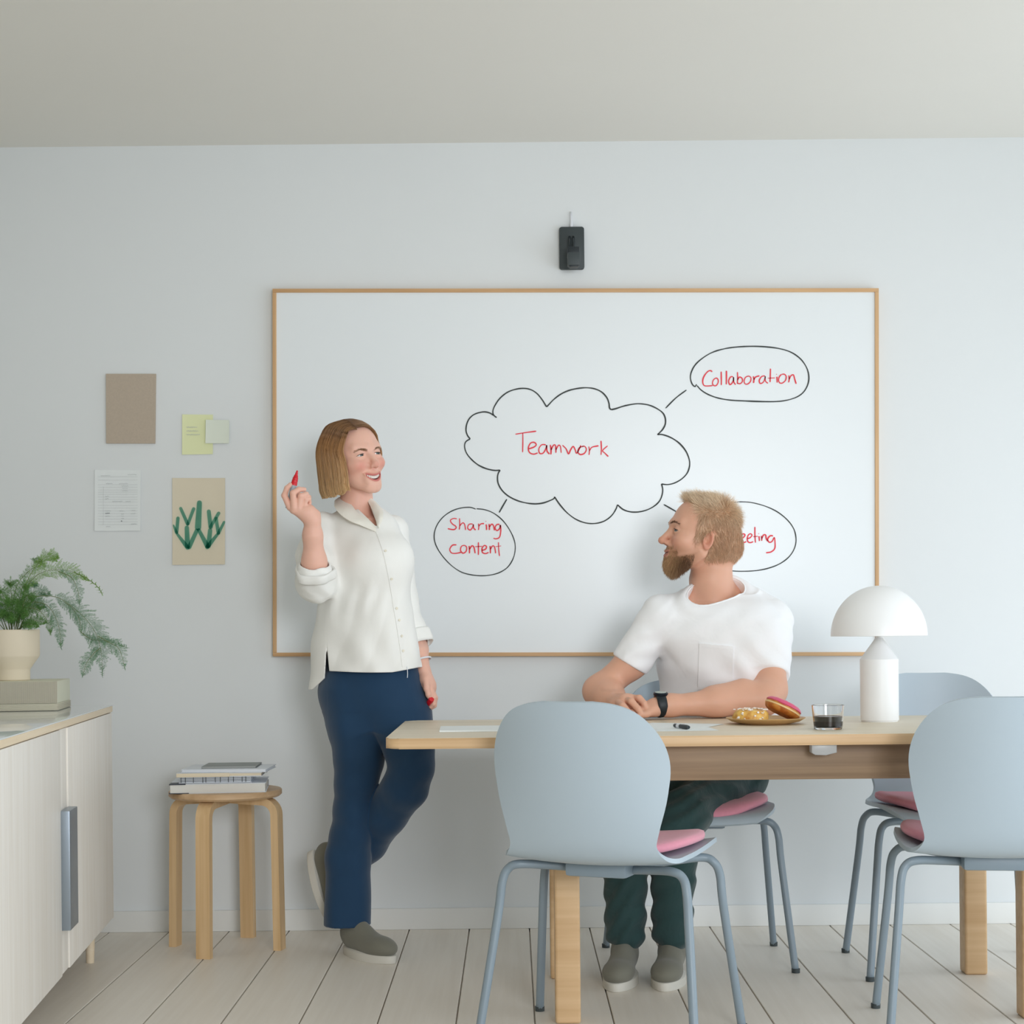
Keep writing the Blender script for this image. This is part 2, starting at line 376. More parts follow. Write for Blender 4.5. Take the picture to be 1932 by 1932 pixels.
# ================================================================== papers pinned to the wall
M_kraft = plain('kraft_card', srgb(190, 175, 158), 0.9, 0.09, 160, 0.2, 300)
M_yellow = plain('pale_yellow_paper', srgb(236, 240, 192), 0.85, 0.015)
M_paleg = plain('pale_green_paper', srgb(230, 236, 222), 0.85, 0.015)
M_paper = plain('white_paper', srgb(238, 242, 242), 0.85, 0.01)
M_cream = plain('cream_paper', srgb(226, 215, 192), 0.85, 0.03, 9)
M_pencil = plain('grey_pencil', srgb(202, 206, 206), 0.9, 0.1)
M_pencil2 = plain('dark_pencil', srgb(120, 124, 126), 0.9, 0.1)
def wall_sheet(name, corners, mat, label, cat, thick=0.002, off=0.0005, curl=0.0):
    """corners: TL, TR, BR, BL in photo pixels"""
    pts = [P(x, y, WY) for x, y in corners]; o0 = sum(pts, Vector()) / 4
    nu, nv = 10, 10; vs = []; fs = []
    for layer in (0, 1):
        for j in range(nv + 1):
            for i in range(nu + 1):
                s, t = i / nu, j / nv
                p = pts[0] * (1 - s) * (1 - t) + pts[1] * s * (1 - t) + pts[2] * s * t + pts[3] * (1 - s) * t
                lift = curl * (abs(2 * s - 1) ** 3 * 0.6 + t ** 3 * 0.6)
                vs.append(p - o0 - Vector((0, off + lift + layer * thick, 0)))
    W = nu + 1; K = W * (nv + 1)
    for j in range(nv):
        for i in range(nu):
            a = j * W + i
            fs.append((a + K, a + K + W, a + K + W + 1, a + K + 1)); fs.append((a, a + 1, a + W + 1, a + W))
    for i in range(nu):
        for a, b_ in ((i, i + 1), (nv * W + i + 1, nv * W + i)): fs.append((a, a + K, b_ + K, b_))
    for j in range(nv):
        for a, b_ in (((j + 1) * W, j * W), (j * W + nu, (j + 1) * W + nu)): fs.append((a, a + K, b_ + K, b_))
    th = thing(name, o0, label, cat)
    sharp(mesh_obj('sheet', vs, fs, mat, th), 40)
    return th, o0
wall_sheet('notebook', ((201, 706), (295, 706), (293.5, 837), (201.5, 837)), M_kraft, 'plain brown kraft notebook pinned highest on the left wall space', 'notebook', 0.008, curl=0.0)
yn, yo = wall_sheet('note_sheet', ((344, 782), (402, 782.5), (402, 857), (344, 858)), M_yellow, 'pale yellow note sheet with three faint written lines on the wall', 'note', 0.001, curl=0.003)
wall_sheet('sticky_note', ((389, 792.5), (433.5, 793), (433, 837), (388.5, 837)), M_paleg, 'small square pale green sticky note overlapping the yellow sheet', 'note', 0.001, off=0.006, curl=0.003)
ls, lo_ = wall_sheet('lined_page', ((179, 886.5), (266, 887), (265.5, 1001.5), (179, 1002)), M_paper, 'white lined page with faint grey handwriting on the wall', 'page', 0.0012, curl=0.003)
cp, co_ = wall_sheet('cactus_print', ((325.5, 902), (425, 902), (425, 1065), (326, 1066)), M_cream, 'cream art print of a teal cactus pinned to the wall', 'print', 0.0012, curl=0.004)
rnd = random.Random(4)
def scribble(x0, x1, y, amp, step=1.6):
    n = max(3, int((x1 - x0) / step)); return [(x0 + (x1 - x0) * i / n, y + amp * (1 if i % 2 else -1) * rnd.uniform(0.3, 1)) for i in range(n + 1)]
def c1(x, y): return (150 + x / 4.829, 680 + y / 4.829)
def on_sheet(name, o0, parent, strokes, mat, wpx, off):
    bm = bmesh.new(); M = Matrix.Translation(-o0)
    for s in strokes: stroke(bm, s, wpx, 3, WY - off, False, M, 0.0003)
    o = bm_obj(name, bm, mat, parent, False); o['kind'] = 'stuff'; return o
on_sheet('written_line', yo, yn, [scribble(352, 372, 806, 1.2), scribble(352, 374, 813, 1.2), scribble(352, 377, 820, 1.2)], M_pencil, 0.8, 0.0045)
on_sheet('ruled_line', lo_, ls, [[c1(168, y), c1(530, y)] for y in (1060, 1090, 1132, 1155, 1180, 1200, 1220, 1245, 1268, 1290, 1320, 1345, 1370, 1395, 1420, 1445, 1470, 1495)] + [[c1(218, 1150), c1(216, 1500)]], M_pencil, 0.35, 0.0048)
on_sheet('written_line', lo_, ls, [scribble(*[c1(x, 0)[0] for x in (x0, x1)], c1(0, y)[1], 0.9) for x0, x1, y in ((195, 280, 1050), (440, 520, 1040), (240, 300, 1122), (360, 440, 1122), (385, 445, 1145), (390, 440, 1165), (390, 440, 1188), (235, 265, 1238), (235, 265, 1262), (300, 390, 1285), (420, 465, 1285), (235, 285, 1370), (365, 405, 1372), (470, 510, 1368), (380, 405, 1400), (470, 510, 1395), (235, 275, 1420), (380, 405, 1418), (380, 405, 1440), (240, 280, 1515), (470, 520, 1490))], M_pencil, 0.7, 0.005)
on_sheet('written_line', lo_, ls, [scribble(c1(235, 0)[0], c1(275, 0)[0], c1(0, 1393)[1], 0.9), scribble(c1(378, 0)[0], c1(388, 0)[0], c1(0, 1463)[1], 1.2)], M_pencil2, 1.0, 0.005)
M_teal, nt, b = new_mat('teal_wash')
nt.nodes.remove(b); tb = N(nt, 'ShaderNodeBsdfTransparent'); tb.inputs['Color'].default_value = (0.33, 0.62, 0.58, 1)
tcn = N(nt, 'ShaderNodeTexCoord'); tn = N(nt, 'ShaderNodeTexNoise', Scale=25.0); cr = N(nt, 'ShaderNodeValToRGB')
cr.color_ramp.elements[0].color = (0.27, 0.56, 0.53, 1); cr.color_ramp.elements[1].color = (0.42, 0.70, 0.65, 1)
nt.links.new(tcn.outputs['Object'], tn.inputs['Vector']); nt.links.new(tn.outputs['Fac'], cr.inputs['Fac']); nt.links.new(cr.outputs['Color'], tb.inputs['Color'])
nt.links.new(tb.outputs[0], nt.nodes['Material Output'].inputs['Surface'])
for k, (ax, ay, bx, by, h0, h1) in enumerate(((1093, 1298, 1080, 1520, 23, 29), (985, 1490, 922, 1348, 16, 14), (988, 1490, 1040, 1352, 14, 15), (978, 1525, 985, 1690, 20, 24), (1000, 1700, 1068, 1550, 20, 18), (985, 1705, 893, 1585, 20, 12),
        (886, 1562, 897, 1438, 15, 16), (884, 1570, 855, 1505, 14, 10), (1087, 1545, 1165, 1692, 16, 22), (1175, 1690, 1190, 1550, 22, 20), (1165, 1700, 1252, 1590, 20, 14), (1195, 1518, 1178, 1376, 20, 18), (1195, 1515, 1268, 1392, 14, 15), (1265, 1575, 1245, 1440, 16, 16), (1268, 1570, 1318, 1475, 14, 13))):
    A, B = Vector((ax, ay, 0)), Vector((bx, by, 0)); t = (B - A).normalized(); n_ = Vector((-t.y, t.x, 0)); ring = []
    for q, c0, r0, sg in ((0, A, h0, -1), (1, B, h1, 1)):
        for i in range(9):
            a = -PI / 2 + PI * i / 8
            d = (t * math.cos(a) * sg + n_ * math.sin(a) * -sg if False else t * (sg * math.cos(a)) + n_ * (sg * math.sin(a)))
            ring.append(c0 + d * r0)
    bm = bmesh.new(); ol = []
    for p in ring:
        x, y = c1(min(p.x, 1327), p.y); x = max(x, 326.2); q = P(x, y, WY - 0.0066 - k * 0.00012) - co_; ol.append(bm.verts.new(q))
    bm.faces.new(ol); bm_obj('brush_stroke', bm, M_teal, cp, False)

# ================================================================== credenza
M_birch = wood('whitewashed_veneer', srgb(238, 230, 219), srgb(250, 245, 238), 'Z', 70, 0.45, 0.6, 0.7)
M_ply = wood('pale_plywood_edge', srgb(232, 210, 178), srgb(244, 228, 202), 'Y', 60, 0.5)
M_gloss = plain('white_gloss_top', srgb(234, 238, 240), 0.04, 0.003, 3.0, spec=0.7)
M_steel = plain('brushed_blue_grey_metal', srgb(150, 160, 170), 0.35, 0.04, 20, metal=0.7)
CZT = 0.776
far = P(211, 1331, 5.06); near = P(0, 1396, 3.49)
cd = (near - far); cd.z = 0; ca = math.atan2(cd.x, -cd.y)
cred = thing('credenza', (far.x, far.y, 0), 'whitewashed wood credenza with a glossy white top at the left edge', 'credenza', ca)
L_, Dp = 1.75, 0.42     # local: -y runs towards the camera, +x is the front, -x the depth
box('top_panel', (-Dp, -L_, CZT - 0.003), (0.003, 0.001, CZT), M_gloss, cred, 0.0008)
box('top_board', (-Dp, -L_, CZT - 0.021), (0.002, 0, CZT - 0.0031), M_ply, cred, 0.0008)
box('end_panel', (-Dp, -0.014, 0.12), (-0.0005, -0.0005, CZT - 0.022), M_birch, cred, 0.001)
box('end_panel', (-Dp, -L_, 0.12), (-0.0005, -L_ + 0.018, CZT - 0.022), M_birch, cred, 0.001)
box('back_panel', (-Dp, -L_ + 0.02, 0.13), (-Dp + 0.01, -0.015, CZT - 0.022), M_birch, cred, 0)
box('bottom_panel', (-Dp + 0.012, -L_ + 0.02, 0.12), (-0.022, -0.015, 0.138), M_birch, cred, 0)
def c_y(px):      # where on the front face the photo column px falls
    lo, hi = 0.0, L_
    for _ in range(50):
        m = (lo + hi) / 2; q = far + Vector((math.sin(ca) * m, -math.cos(ca) * m, 0))
        u = (q.x * _c - (q.z - EYE) * _s) / q.y * F + CX
        if u > px: lo = m
        else: hi = m
    return lo
y1 = c_y(127.5); y2 = c_y(113.5)
edges = [(0.0145, y1, 'door'), (y1 + 0.002, y2, 'strip'), (y2 + 0.002, L_ - 0.019, 'door')]
for a, b_, k in edges:
    if k == 'door':
        box('door', (-0.019, -b_, 0.124), (0, -a, CZT - 0.024), M_birch, cred, 0.0012)
    else:
        box('divider', (-0.022, -b_, 0.124), (-0.004, -a, CZT - 0.024), M_birch, cred, 0.001)
hz = P(120, 1480, 4.1).z
h_ = box('handle', (-0.003, -y2 - 0.004, 0.24), (0.022, -y1 + 0.006, 0.545), M_steel, cred, 0.002); h_['label'] = 'long blue grey metal handle'
for yy in (-0.08, -L_ + 0.08):
    for xx in (-0.06, -Dp + 0.06):
        lathe('leg', [(0, 0), (0.012, 0), (0.016, 0.12), (0, 0.12)], M_ply, cred, 16, Matrix.Translation((xx, yy, 0)))

# boxes on the credenza (ribbed): local frame shared with the credenza
M_rib = plain('ribbed_greige_card', srgb(206, 199, 180), 0.8, 0.03, 40)
M_ribd = plain('rib_groove', srgb(150, 142, 128), 0.9, 0.03)
M_side = plain('pale_sage_card', srgb(218, 217, 196), 0.8, 0.02, 20)
bz = CZT
bA = P(109, 1340, 4.73); bA.z = bz
bW, bDp, bang = 0.33, 0.26, math.radians(7)
def rib_box(name, z0, z1, label, horiz):
    t = thing(name, (bA.x, bA.y, z0), label, 'storage box', bang)
    h = z1 - z0
    box('body', (-bW + 0.002, 0.002, 0.0), (-0.002, bDp - 0.002, h), M_side, t, 0.001)
    bm = bmesh.new()
    if horiz:
        n = 5
        for k in range(n):
            add_box(bm, (-bW, -0.0006, h * k / n + 0.0006), (0.0006, bDp, h * (k + 1) / n - 0.0007), 0.0006, 1)
        nm = 'sheet'
        for k in range(n):
            b3 = bmesh.new(); add_box(b3, (-bW, -0.0006, h * k / n + 0.0005), (0.0006, bDp, h * (k + 1) / n - 0.0009), 0.0005, 1)
            bm_obj('sheet', b3, M_rib, t)
        bm.free()
    else:
        n = 120; b3 = bmesh.new()
        for k in range(n):
            x0 = -bW + bW * k / n; add_box(b3, (x0, -0.0012, 0.001), (x0 + bW / n * 0.68, 0.0015, h - 0.0002))
        bm_obj('ribs', b3, M_rib, t, False)['kind'] = 'stuff'
        box('groove_backing', (-bW, 0.0005, 0.001), (-0.001, 0.002, h - 0.001), M_ribd, t, 0)
    return t
zA = bz + 0.0205; zB = zA + 0.064
rib_box('paper_stack', bz, zA - 0.0004, 'low stack of greige card sheets lying on the credenza', True)['category'] = 'card stack'
rib_box('ribbed_box', zA, zB, 'ribbed greige storage box under the fern pot', False)

# plant pot
M_pot = plain('cream_ceramic', srgb(232, 218, 194), 0.75, 0.02, 20)
M_soil = plain('soil', srgb(92, 72, 44), 0.95, 0.3, 120, 0.6, 200)
pc = P(24, 1282, 4.83)
pot = thing('potted_fern', (pc.x, 4.83 + 0.0, zB), 'feathery green asparagus fern in a cream ceramic pot', 'potted plant')
pxm = 4.83 / F
R1, R2 = 50 * pxm, 32 * pxm
hh = 96 * pxm
lathe('pot', [(0, 0), (R2 - 0.003, 0), (R2, 0.003), (R2, 20 * pxm), (R2 + 0.002, 23 * pxm), (R1 - 0.003, 44 * pxm), (R1, 48 * pxm), (R1, hh - 0.002), (R1 - 0.002, hh), (R1 - 0.006, hh), (R1 - 0.007, hh - 0.02), (0, hh - 0.021)], M_pot, pot, 64)
lathe('soil', [(0, hh - 0.008), (R1 * 0.5, hh - 0.009), (R1 - 0.008, hh - 0.013), (R1 - 0.008, hh - 0.019), (0, hh - 0.019)], M_soil, pot, 32)
def leaf_mat(name, c0, c1):
    m, nt, b = new_mat(name)
    g = N(nt, 'ShaderNodeNewGeometry'); mx = N(nt, 'ShaderNodeMix', data_type='RGBA'); mx.inputs['A'].default_value = c0; mx.inputs['B'].default_value = c1
    nt.links.new(g.outputs['Random Per Island'], mx.inputs['Factor']); nt.links.new(mx.outputs['Result'], b.inputs['Base Color'])
    b.inputs['Roughness'].default_value = 0.55
    tr = N(nt, 'ShaderNodeBsdfTranslucent'); ms = N(nt, 'ShaderNodeMixShader'); ms.inputs['Fac'].default_value = 0.35
    nt.links.new(mx.outputs['Result'], tr.inputs['Color']); nt.links.new(b.outputs[0], ms.inputs[1]); nt.links.new(tr.outputs[0], ms.inputs[2])
    nt.links.new(ms.outputs[0], nt.nodes['Material Output'].inputs['Surface'])
    return m
M_leaf = [leaf_mat('fern_green', srgb(78, 128, 58), srgb(122, 168, 88)), leaf_mat('fern_blue_green', srgb(84, 134, 96), srgb(126, 168, 126)), leaf_mat('fern_young_green', srgb(108, 156, 52), srgb(146, 186, 84))]
M_stem = plain('fern_stem', srgb(120, 136, 84), 0.6, 0.1)
rf = random.Random(11)
def frond(path_px, width, mat, dens=1.0, D0=4.83, D1=4.8, droop=0.3, start=0.25):
    """one feathery frond: a stem, side branches in a plane, fine needles on each"""
    n = len(path_px)
    o0 = Vector((pot.location.x, pot.location.y, pot.location.z))
    pts = [P(x, y, D0 + (D1 - D0) * i / (n - 1)) - o0 for i, (x, y) in enumerate(path_px)]
    c = catmull(pts, 10)
    st = tube('frond', c, [0.0013 - 0.0009 * i / len(c) for i in range(len(c))], M_stem, pot, 5)
    bmn = bmesh.new()
    def needle(p, d, l):
        s = d.cross(Vector((rf.uniform(-1, 1), rf.uniform(-1, 1), rf.uniform(-1, 1))))
        if s.length < 1e-4: return
        s.normalize(); s *= 0.00042
        a = bmn.verts.new(p - s); b_ = bmn.verts.new(p + s); m1 = bmn.verts.new(p + d * l * 0.6 + s * 0.9); m2 = bmn.verts.new(p + d * l * 0.6 - s * 0.9); e = bmn.verts.new(p + d * l)
        bmn.faces.new((a, b_, m1, m2)); bmn.faces.new((m2, m1, e))
    nb = int(len(c) * dens)
    tot = len(c) - 1
    for k in range(nb):
        f = start + (1 - start) * (k + rf.random() * 0.5) / nb
        i = min(int(f * tot), tot - 1)
        p = c[i].lerp(c[i + 1], f * tot - i); t = (c[min(i + 1, tot)] - c[max(i - 1, 0)]).normalized()
        view = Vector((rf.uniform(-0.5, 0.5), -1, rf.uniform(-0.3, 0.5))).normalized()
        side = t.cross(view).normalized() * (1 if k % 2 else -1)
        env = math.sin(PI * min(1, 0.12 + 0.95 * (f - start) / (1 - start))) ** 0.7
        L = width * env * rf.uniform(0.7, 1.1)
        d = (side * 0.85 + t * 0.6).normalized()
        m_ = max(3, int(L / 0.0042)); q = p.copy(); br = []
        for j in range(m_):
            dd = (d + t * 0.02 * j + Vector((0, 0, -droop * 0.04 * j)) + Vector((rf.uniform(-1, 1), rf.uniform(-1, 1), rf.uniform(-1, 1))) * 0.06).normalized()
            q2 = q + dd * (L / m_); br.append((q, q2, dd)); q = q2
        for j, (a, b_, dd) in enumerate(br):
            needle(a, dd, (b_ - a).length * 1.3)
            sd = dd.cross(view).normalized(); l = 0.0105 * (1 - 0.75 * j / m_) * rf.uniform(0.7, 1.2)
            for s in (1, -1):
                needle(a, (sd * s + dd * 0.9).normalized(), l); needle((a + b_) / 2, (sd * s + dd * 0.9 + view * rf.uniform(-0.6, 0.6)).normalized(), l * 0.9)
    o = bm_obj('needles', bmn, mat, st, False)
G0, G1, G2 = M_leaf
frond([(40, 1185), (48, 1140), (75, 1125), (110, 1128), (140, 1148), (168, 1175), (185, 1205), (192, 1240), (193, 1275)], 0.052, G1, 1.0, 4.83, 4.72, 0.3, 0.35)
frond([(185, 1200), (205, 1212), (225, 1225), (236, 1262)], 0.034, G1, 1.1, 4.73, 4.70, 0.3, 0.1)
frond([(190, 1222), (175, 1235), (163, 1252), (156, 1276)], 0.030, G1, 1.1, 4.73, 4.70, 0.3, 0.05)
frond([(150, 1190), (172, 1206), (205, 1210), (240, 1222)], 0.012, G1, 1.0, 4.76, 4.74, 0.1, 0.1)
frond([(30, 1185), (45, 1120), (70, 1085), (105, 1075), (140, 1080), (165, 1095)], 0.040, G2, 1.2, 4.84, 4.86, 0.3, 0.25)
frond([(140, 1080), (165, 1092), (185, 1108), (193, 1122)], 0.004, G2, 0.5, 4.86, 4.86, 0.1, 0.0)
frond([(30, 1180), (50, 1100), (75, 1060), (95, 1049), (110, 1052)], 0.030, G2, 1.1, 4.85, 4.9, 0.2, 0.4)
frond([(20, 1180), (30, 1110), (55, 1077), (80, 1062), (60, 1055)], 0.026, G0, 1.0, 4.83, 4.92, 0.2, 0.35)
frond([(110, 1078), (135, 1090), (147, 1115), (150, 1140)], 0.024, G1, 1.1, 4.84, 4.80, 0.3, 0.05)
frond([(30, 1180), (50, 1140), (85, 1140), (105, 1165), (113, 1195), (115, 1222)], 0.030, G1, 1.2, 4.83, 4.74, 0.5, 0.25)
frond([(25, 1182), (38, 1150), (70, 1150), (92, 1175), (95, 1196)], 0.026, G0, 1.2, 4.83, 4.76, 0.4, 0.15)
frond([(120, 1135), (138, 1150), (150, 1170), (153, 1195)], 0.022, G1, 1.1, 4.80, 4.74, 0.4, 0.05)
for (x, y, w_, g, dd) in ((0, 1110, .03, G0, 4.78), (20, 1095, .03, G0, 4.86), (45, 1100, .035, G0, 4.80), (-20, 1120, .03, G0, 4.8), (15, 1128, .04, G0, 4.74), (35, 1128, .035, G0, 4.9), (55, 1118, .035, G0, 4.76), (72, 1135, .03, G0, 4.8), (5, 1150, .03, G0, 4.74), (-15, 1140, .03, G1, 4.78), (45, 1150, .03, G0, 4.75), (60, 1095, .03, G1, 4.88), (80, 1112, .03, G1, 4.84), (-40, 1150, .03, G0, 4.8), (-35, 1110, .03, G0, 4.9), (75, 1165, .024, G0, 4.76), (62, 1172, .022, G0, 4.72), (20, 1160, .025, G0, 4.72)):
    x0 = 24 + (x - 24) * 0.25
    frond([(x0, 1188), (x0 + (x - x0) * 0.4, 1188 - (1188 - y) * 0.55), (x0 + (x - x0) * 0.85, y + 6), (x + (x - 20) * 0.25, y + 10)], w_, g, 1.5, 4.83, dd, 0.3, 0.2)

# ================================================================== stool and books
M_birchleg = wood('birch_leg', srgb(205, 168, 120), srgb(226, 194, 150), 'Z', 60, 0.45)
M_seat = wood('birch_seat', srgb(184, 146, 106), srgb(216, 184, 146), 'X', 50, 0.45)
SD = 5.19; sp = P(425.5, 1489, SD); SZ = sp.z
stool = thing('stool', (sp.x, SD, 0), 'round birch stool with four bent legs holding a stack of books', 'stool', math.radians(20))
pm = SD / F; SR = 105.5 * pm
st_ = lathe('seat', [(0, SZ - 13.5 * pm), (SR - 0.008, SZ - 13.5 * pm), (SR, SZ - 9.5 * pm), (SR, SZ - 0.003), (SR - 0.003, SZ), (0, SZ)], M_seat, stool, 72)
# bent leg: rectangular laminated section swept along an L
def bent_leg():
    zt = SZ - 13.5 * pm - 0.0005; th, wd, rr = 0.024, 0.045, 0.055
    ro = SR * 1.03
    cen = [(0.02, zt - th / 2)]
    for k in range(9):
        a = PI / 2 * k / 8; cen.append((ro - rr + (rr - th / 2) * math.sin(a), zt - rr + (rr - th / 2) * math.cos(a)))
    cen.append((ro - th / 2 + 0.006, 0.0))
    bm = bmesh.new(); rings = []
    for i, (x, z) in enumerate(cen):
        x2, z2 = cen[min(i + 1, len(cen) - 1)]; x1_, z1_ = cen[max(i - 1, 0)]
        t = Vector((x2 - x1_, 0, z2 - z1_)).normalized(); n_ = Vector((t.z, 0, -t.x))
        tt = th / 2 * (0.55 if i == 0 else 1)
        ring = []
        for sx, sy in ((-1, -1), (1, -1), (1, 1), (-1, 1)):
            ring.append(bm.verts.new(Vector((x, 0, z)) + n_ * (tt * sx) + Vector((0, wd / 2 * sy, 0))))
        rings.append(ring)
    for r0, r1 in zip(rings, rings[1:]):
        for k in range(4): bm.faces.new((r0[k], r0[(k + 1) % 4], r1[(k + 1) % 4], r1[k]))
    bm.faces.new(rings[0][::-1]); bm.faces.new(rings[-1])
    bmesh.ops.bevel(bm, geom=[e for e in bm.edges if e.calc_face_angle(0) > 1.2], offset=0.002, segments=2, affect='EDGES')
    return bm
lg = sharp(bm_obj('leg', bent_leg(), M_birchleg, stool), 40)
for k, a in enumerate((57, 147, 237, 327)):
    c = lg if k == 0 else lg.copy()
    if k: C.objects.link(c); c.parent = stool
    c.rotation_euler = (0, 0, math.radians(a))
M_bk_w = plain('white_book_cover', srgb(226, 230, 236), 0.5, 0.01)
M_bk_d = plain('dark_navy_cover', srgb(52, 56, 68), 0.5, 0.03)
M_pages = plain('book_pages', srgb(224, 222, 216), 0.9, 0.03, 400)
M_bk_c = plain('cream_cover', srgb(228, 214, 188), 0.6, 0.02)
M_bk_g = plain('grey_cover', srgb(148, 152, 150), 0.6, 0.02)
def book(name, x0, x1, y0, y1, dep, ang, label, cover, page, yoff=0.0, zbase=None, cat='book'):
    a = P(x0, y1, SD - 0.12 + yoff); b_ = P(x1, y1, SD - 0.12 + yoff)
    wd = (b_ - a).length; h = (y1 - y0) * (SD - 0.12) / F
    t = thing(name, (a.x, SD - 0.12 + yoff, zbase), label, cat, math.radians(ang))
    box('page_block', (0.003, 0.002, 0.002), (wd - 0.003, dep - 0.003, h - 0.002), page, t, 0.0005)
    box('back_cover', (0, 0, 0), (wd, dep, 0.0019), cover, t, 0.0004)
    box('front_cover', (0, 0, h - 0.0019), (wd, dep, h), cover, t, 0.0004)
    return t, wd, h
z = SZ
b1, w1, h1 = book('book', 319, 500, 1473.5, 1491.5, 0.23, 6, 'thick white hardback with dark corners at the bottom of the stack', M_bk_w, M_pages, -0.02, z)
for sx in (0.0,):
    box('cover_corner', (-0.0004, -0.0004, h1 - 0.0022), (0.05, 0.06, h1 + 0.0003), M_bk_d, b1, 0.0002)
    box('cover_corner', (-0.0004, -0.0004, -0.0001), (0.06, 0.06, 0.0022), M_bk_d, b1, 0.0002)
    box('spine_mark', (w1 - 0.0005, 0.17, 0.004), (w1 + 0.0004, 0.182, h1 - 0.006), M_bk_d, b1, 0.0)
z += h1 + 0.0006
b2, w2, h2 = book('notebook', 337, 473, 1460.5, 1472.5, 0.21, 5, 'white notebook with a black line pattern on its spine', M_bk_w, M_bk_w, 0.0, z)
bm = bmesh.new()
for k in range(3): add_box(bm, (0.003, -0.0006, h2 * (0.3 + 0.22 * k) - 0.0004), (w2 - 0.004, 0.0022, h2 * (0.3 + 0.22 * k) + 0.0004))
for fx in (0.03, 0.09, 0.2, 0.33, 0.37, 0.5, 0.57, 0.68, 0.75, 0.87, 0.92): add_box(bm, (w2 * fx, -0.0007, 0.002), (w2 * fx + 0.0013, 0.0022, h2 - 0.001))
bm_obj('spine_pattern', bm, M_black, b2, False)['kind'] = 'stuff'
z += h2 + 0.0006
b3, w3, h3 = book('paperback', 333, 493, 1452.5, 1460, 0.2, 4, 'cream and white paperback in the middle of the stack', M_bk_w, M_bk_c, -0.015, z)
box('spine', (-0.0004, -0.0008, 0.0003), (w3 * 0.62, 0.003, h3 - 0.0003), M_bk_c, b3, 0.0003)
box('dark_back', (w3 - 0.004, 0.01, h3 - 0.0018), (w3 + 0.014, 0.21, h3 + 0.0002), M_bk_d, b3, 0.0003)
z += h3 + 0.0006
b4, w4, h4 = book('magazine', 341, 503, 1446, 1452, 0.19, -1, 'white magazine under the thin grey booklet', M_bk_w, M_bk_w, 0.0, z, 'magazine')
z += h4 + 0.0004
b5, w5, h5 = book('booklet', 380, 483, 1442, 1445.6, 0.15, 2, 'thin grey booklet on top of the stack', M_bk_g, M_pages, 0.03, z, 'booklet')

# ================================================================== table
M_top = wood('oak_table_top', srgb(216, 202, 176), srgb(232, 220, 198), 'X', 46, 0.42)
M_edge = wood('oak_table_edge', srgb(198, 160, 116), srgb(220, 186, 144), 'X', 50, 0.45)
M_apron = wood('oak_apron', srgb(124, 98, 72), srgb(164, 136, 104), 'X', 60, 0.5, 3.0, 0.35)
TX0, TX1, TY0, TY1, TZ, TT = -0.3155, 1.70, 4.04, 4.84, 0.731, 0.0262
table = thing('dining_table', ((TX0 + TX1) / 2, (TY0 + TY1) / 2, 0), 'long pale oak table with rounded edges in front of the whiteboard', 'table')
tw, td = (TX1 - TX0) / 2, (TY1 - TY0) / 2
bm = bmesh.new(); ol = rrect(-tw, -td, tw, td, 0.035, TZ - TT, 8)
add_prism(bm, ol, (0, 0, TT), 0.0085, 4)
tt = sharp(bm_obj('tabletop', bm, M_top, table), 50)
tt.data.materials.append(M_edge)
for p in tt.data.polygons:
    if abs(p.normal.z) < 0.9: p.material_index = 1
ay0 = -td + 0.07; az1 = TZ - TT; az0 = az1 - 0.0905
ax0, ax1 = -0.58, 0.66
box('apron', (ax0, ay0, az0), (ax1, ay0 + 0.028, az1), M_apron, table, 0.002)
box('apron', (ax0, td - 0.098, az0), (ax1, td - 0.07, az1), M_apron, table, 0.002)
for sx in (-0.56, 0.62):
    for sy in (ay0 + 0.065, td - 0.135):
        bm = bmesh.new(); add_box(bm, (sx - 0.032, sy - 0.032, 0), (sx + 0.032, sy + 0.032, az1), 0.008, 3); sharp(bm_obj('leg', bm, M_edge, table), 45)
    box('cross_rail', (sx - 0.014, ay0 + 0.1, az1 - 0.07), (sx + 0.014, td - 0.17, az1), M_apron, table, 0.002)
# shorten the aprons to the legs
M_clear = glass('clear_plastic', (0.94, 0.96, 0.96, 1), 1.4, 0.3); M_clear.node_tree.nodes['Principled BSDF'].inputs['Transmission Weight'].default_value = 0.6
cpx = (P(1554, 1404, TY0 + 0.02).x - (TX0 + TX1) / 2)
bm = bmesh.new(); ol = [Vector((cpx + x, -td + 0.012, az1 + z)) for x, z in ((-0.031, 0), (-0.031, -0.02), (-0.022, -0.0255), (0.004, -0.0265), (0.031, -0.02), (0.031, 0))]
add_prism(bm, ol, (0, 0.035, 0), 0.002, 2); cl = sharp(bm_obj('bumper', bm, M_clear, table), 40); cl['label'] = 'clear plastic corner bumper under the front edge'

# ---- paper sheets and pen on the table
def flat_sheet(name, corners_px, z, label, cat, mat, th=0.0006, n=1):
    def tp(x, y):
        lo, hi = 3.0, 6.0
        for _ in range(60):
            m = (lo + hi) / 2
            if P(x, y, m).z > z: lo = m
            else: hi = m
        return P(x, y, lo)
    pts = [tp(*c) for c in corners_px]; o0 = sum(pts, Vector()) / len(pts); o0.z = z
    bm = bmesh.new(); add_prism(bm, [Vector((p.x - o0.x, p.y - o0.y, 0)) for p in pts], (0, 0, th))
    o = bm_obj(name, bm, mat, None, False); o.location = o0; tag(o, label, cat); return o
def table_pt(x, y, z=TZ):
    lo, hi = 3.0, 6.0
    for _ in range(60):
        m = (lo + hi) / 2
        if P(x, y, m).z > z: lo = m
        else: hi = m
    return P(x, y, lo)
def a_sheet(name, c, ang, wd, dp, z, label, mat, th=0.0004, cat='paper'):
    o = box(name, (-wd / 2, -dp / 2, 0), (wd / 2, dp / 2, th), mat, None, 0); o.location = (c.x, c.y, z); o.rotation_euler = (0, 0, math.radians(ang)); return tag(o, label, cat)
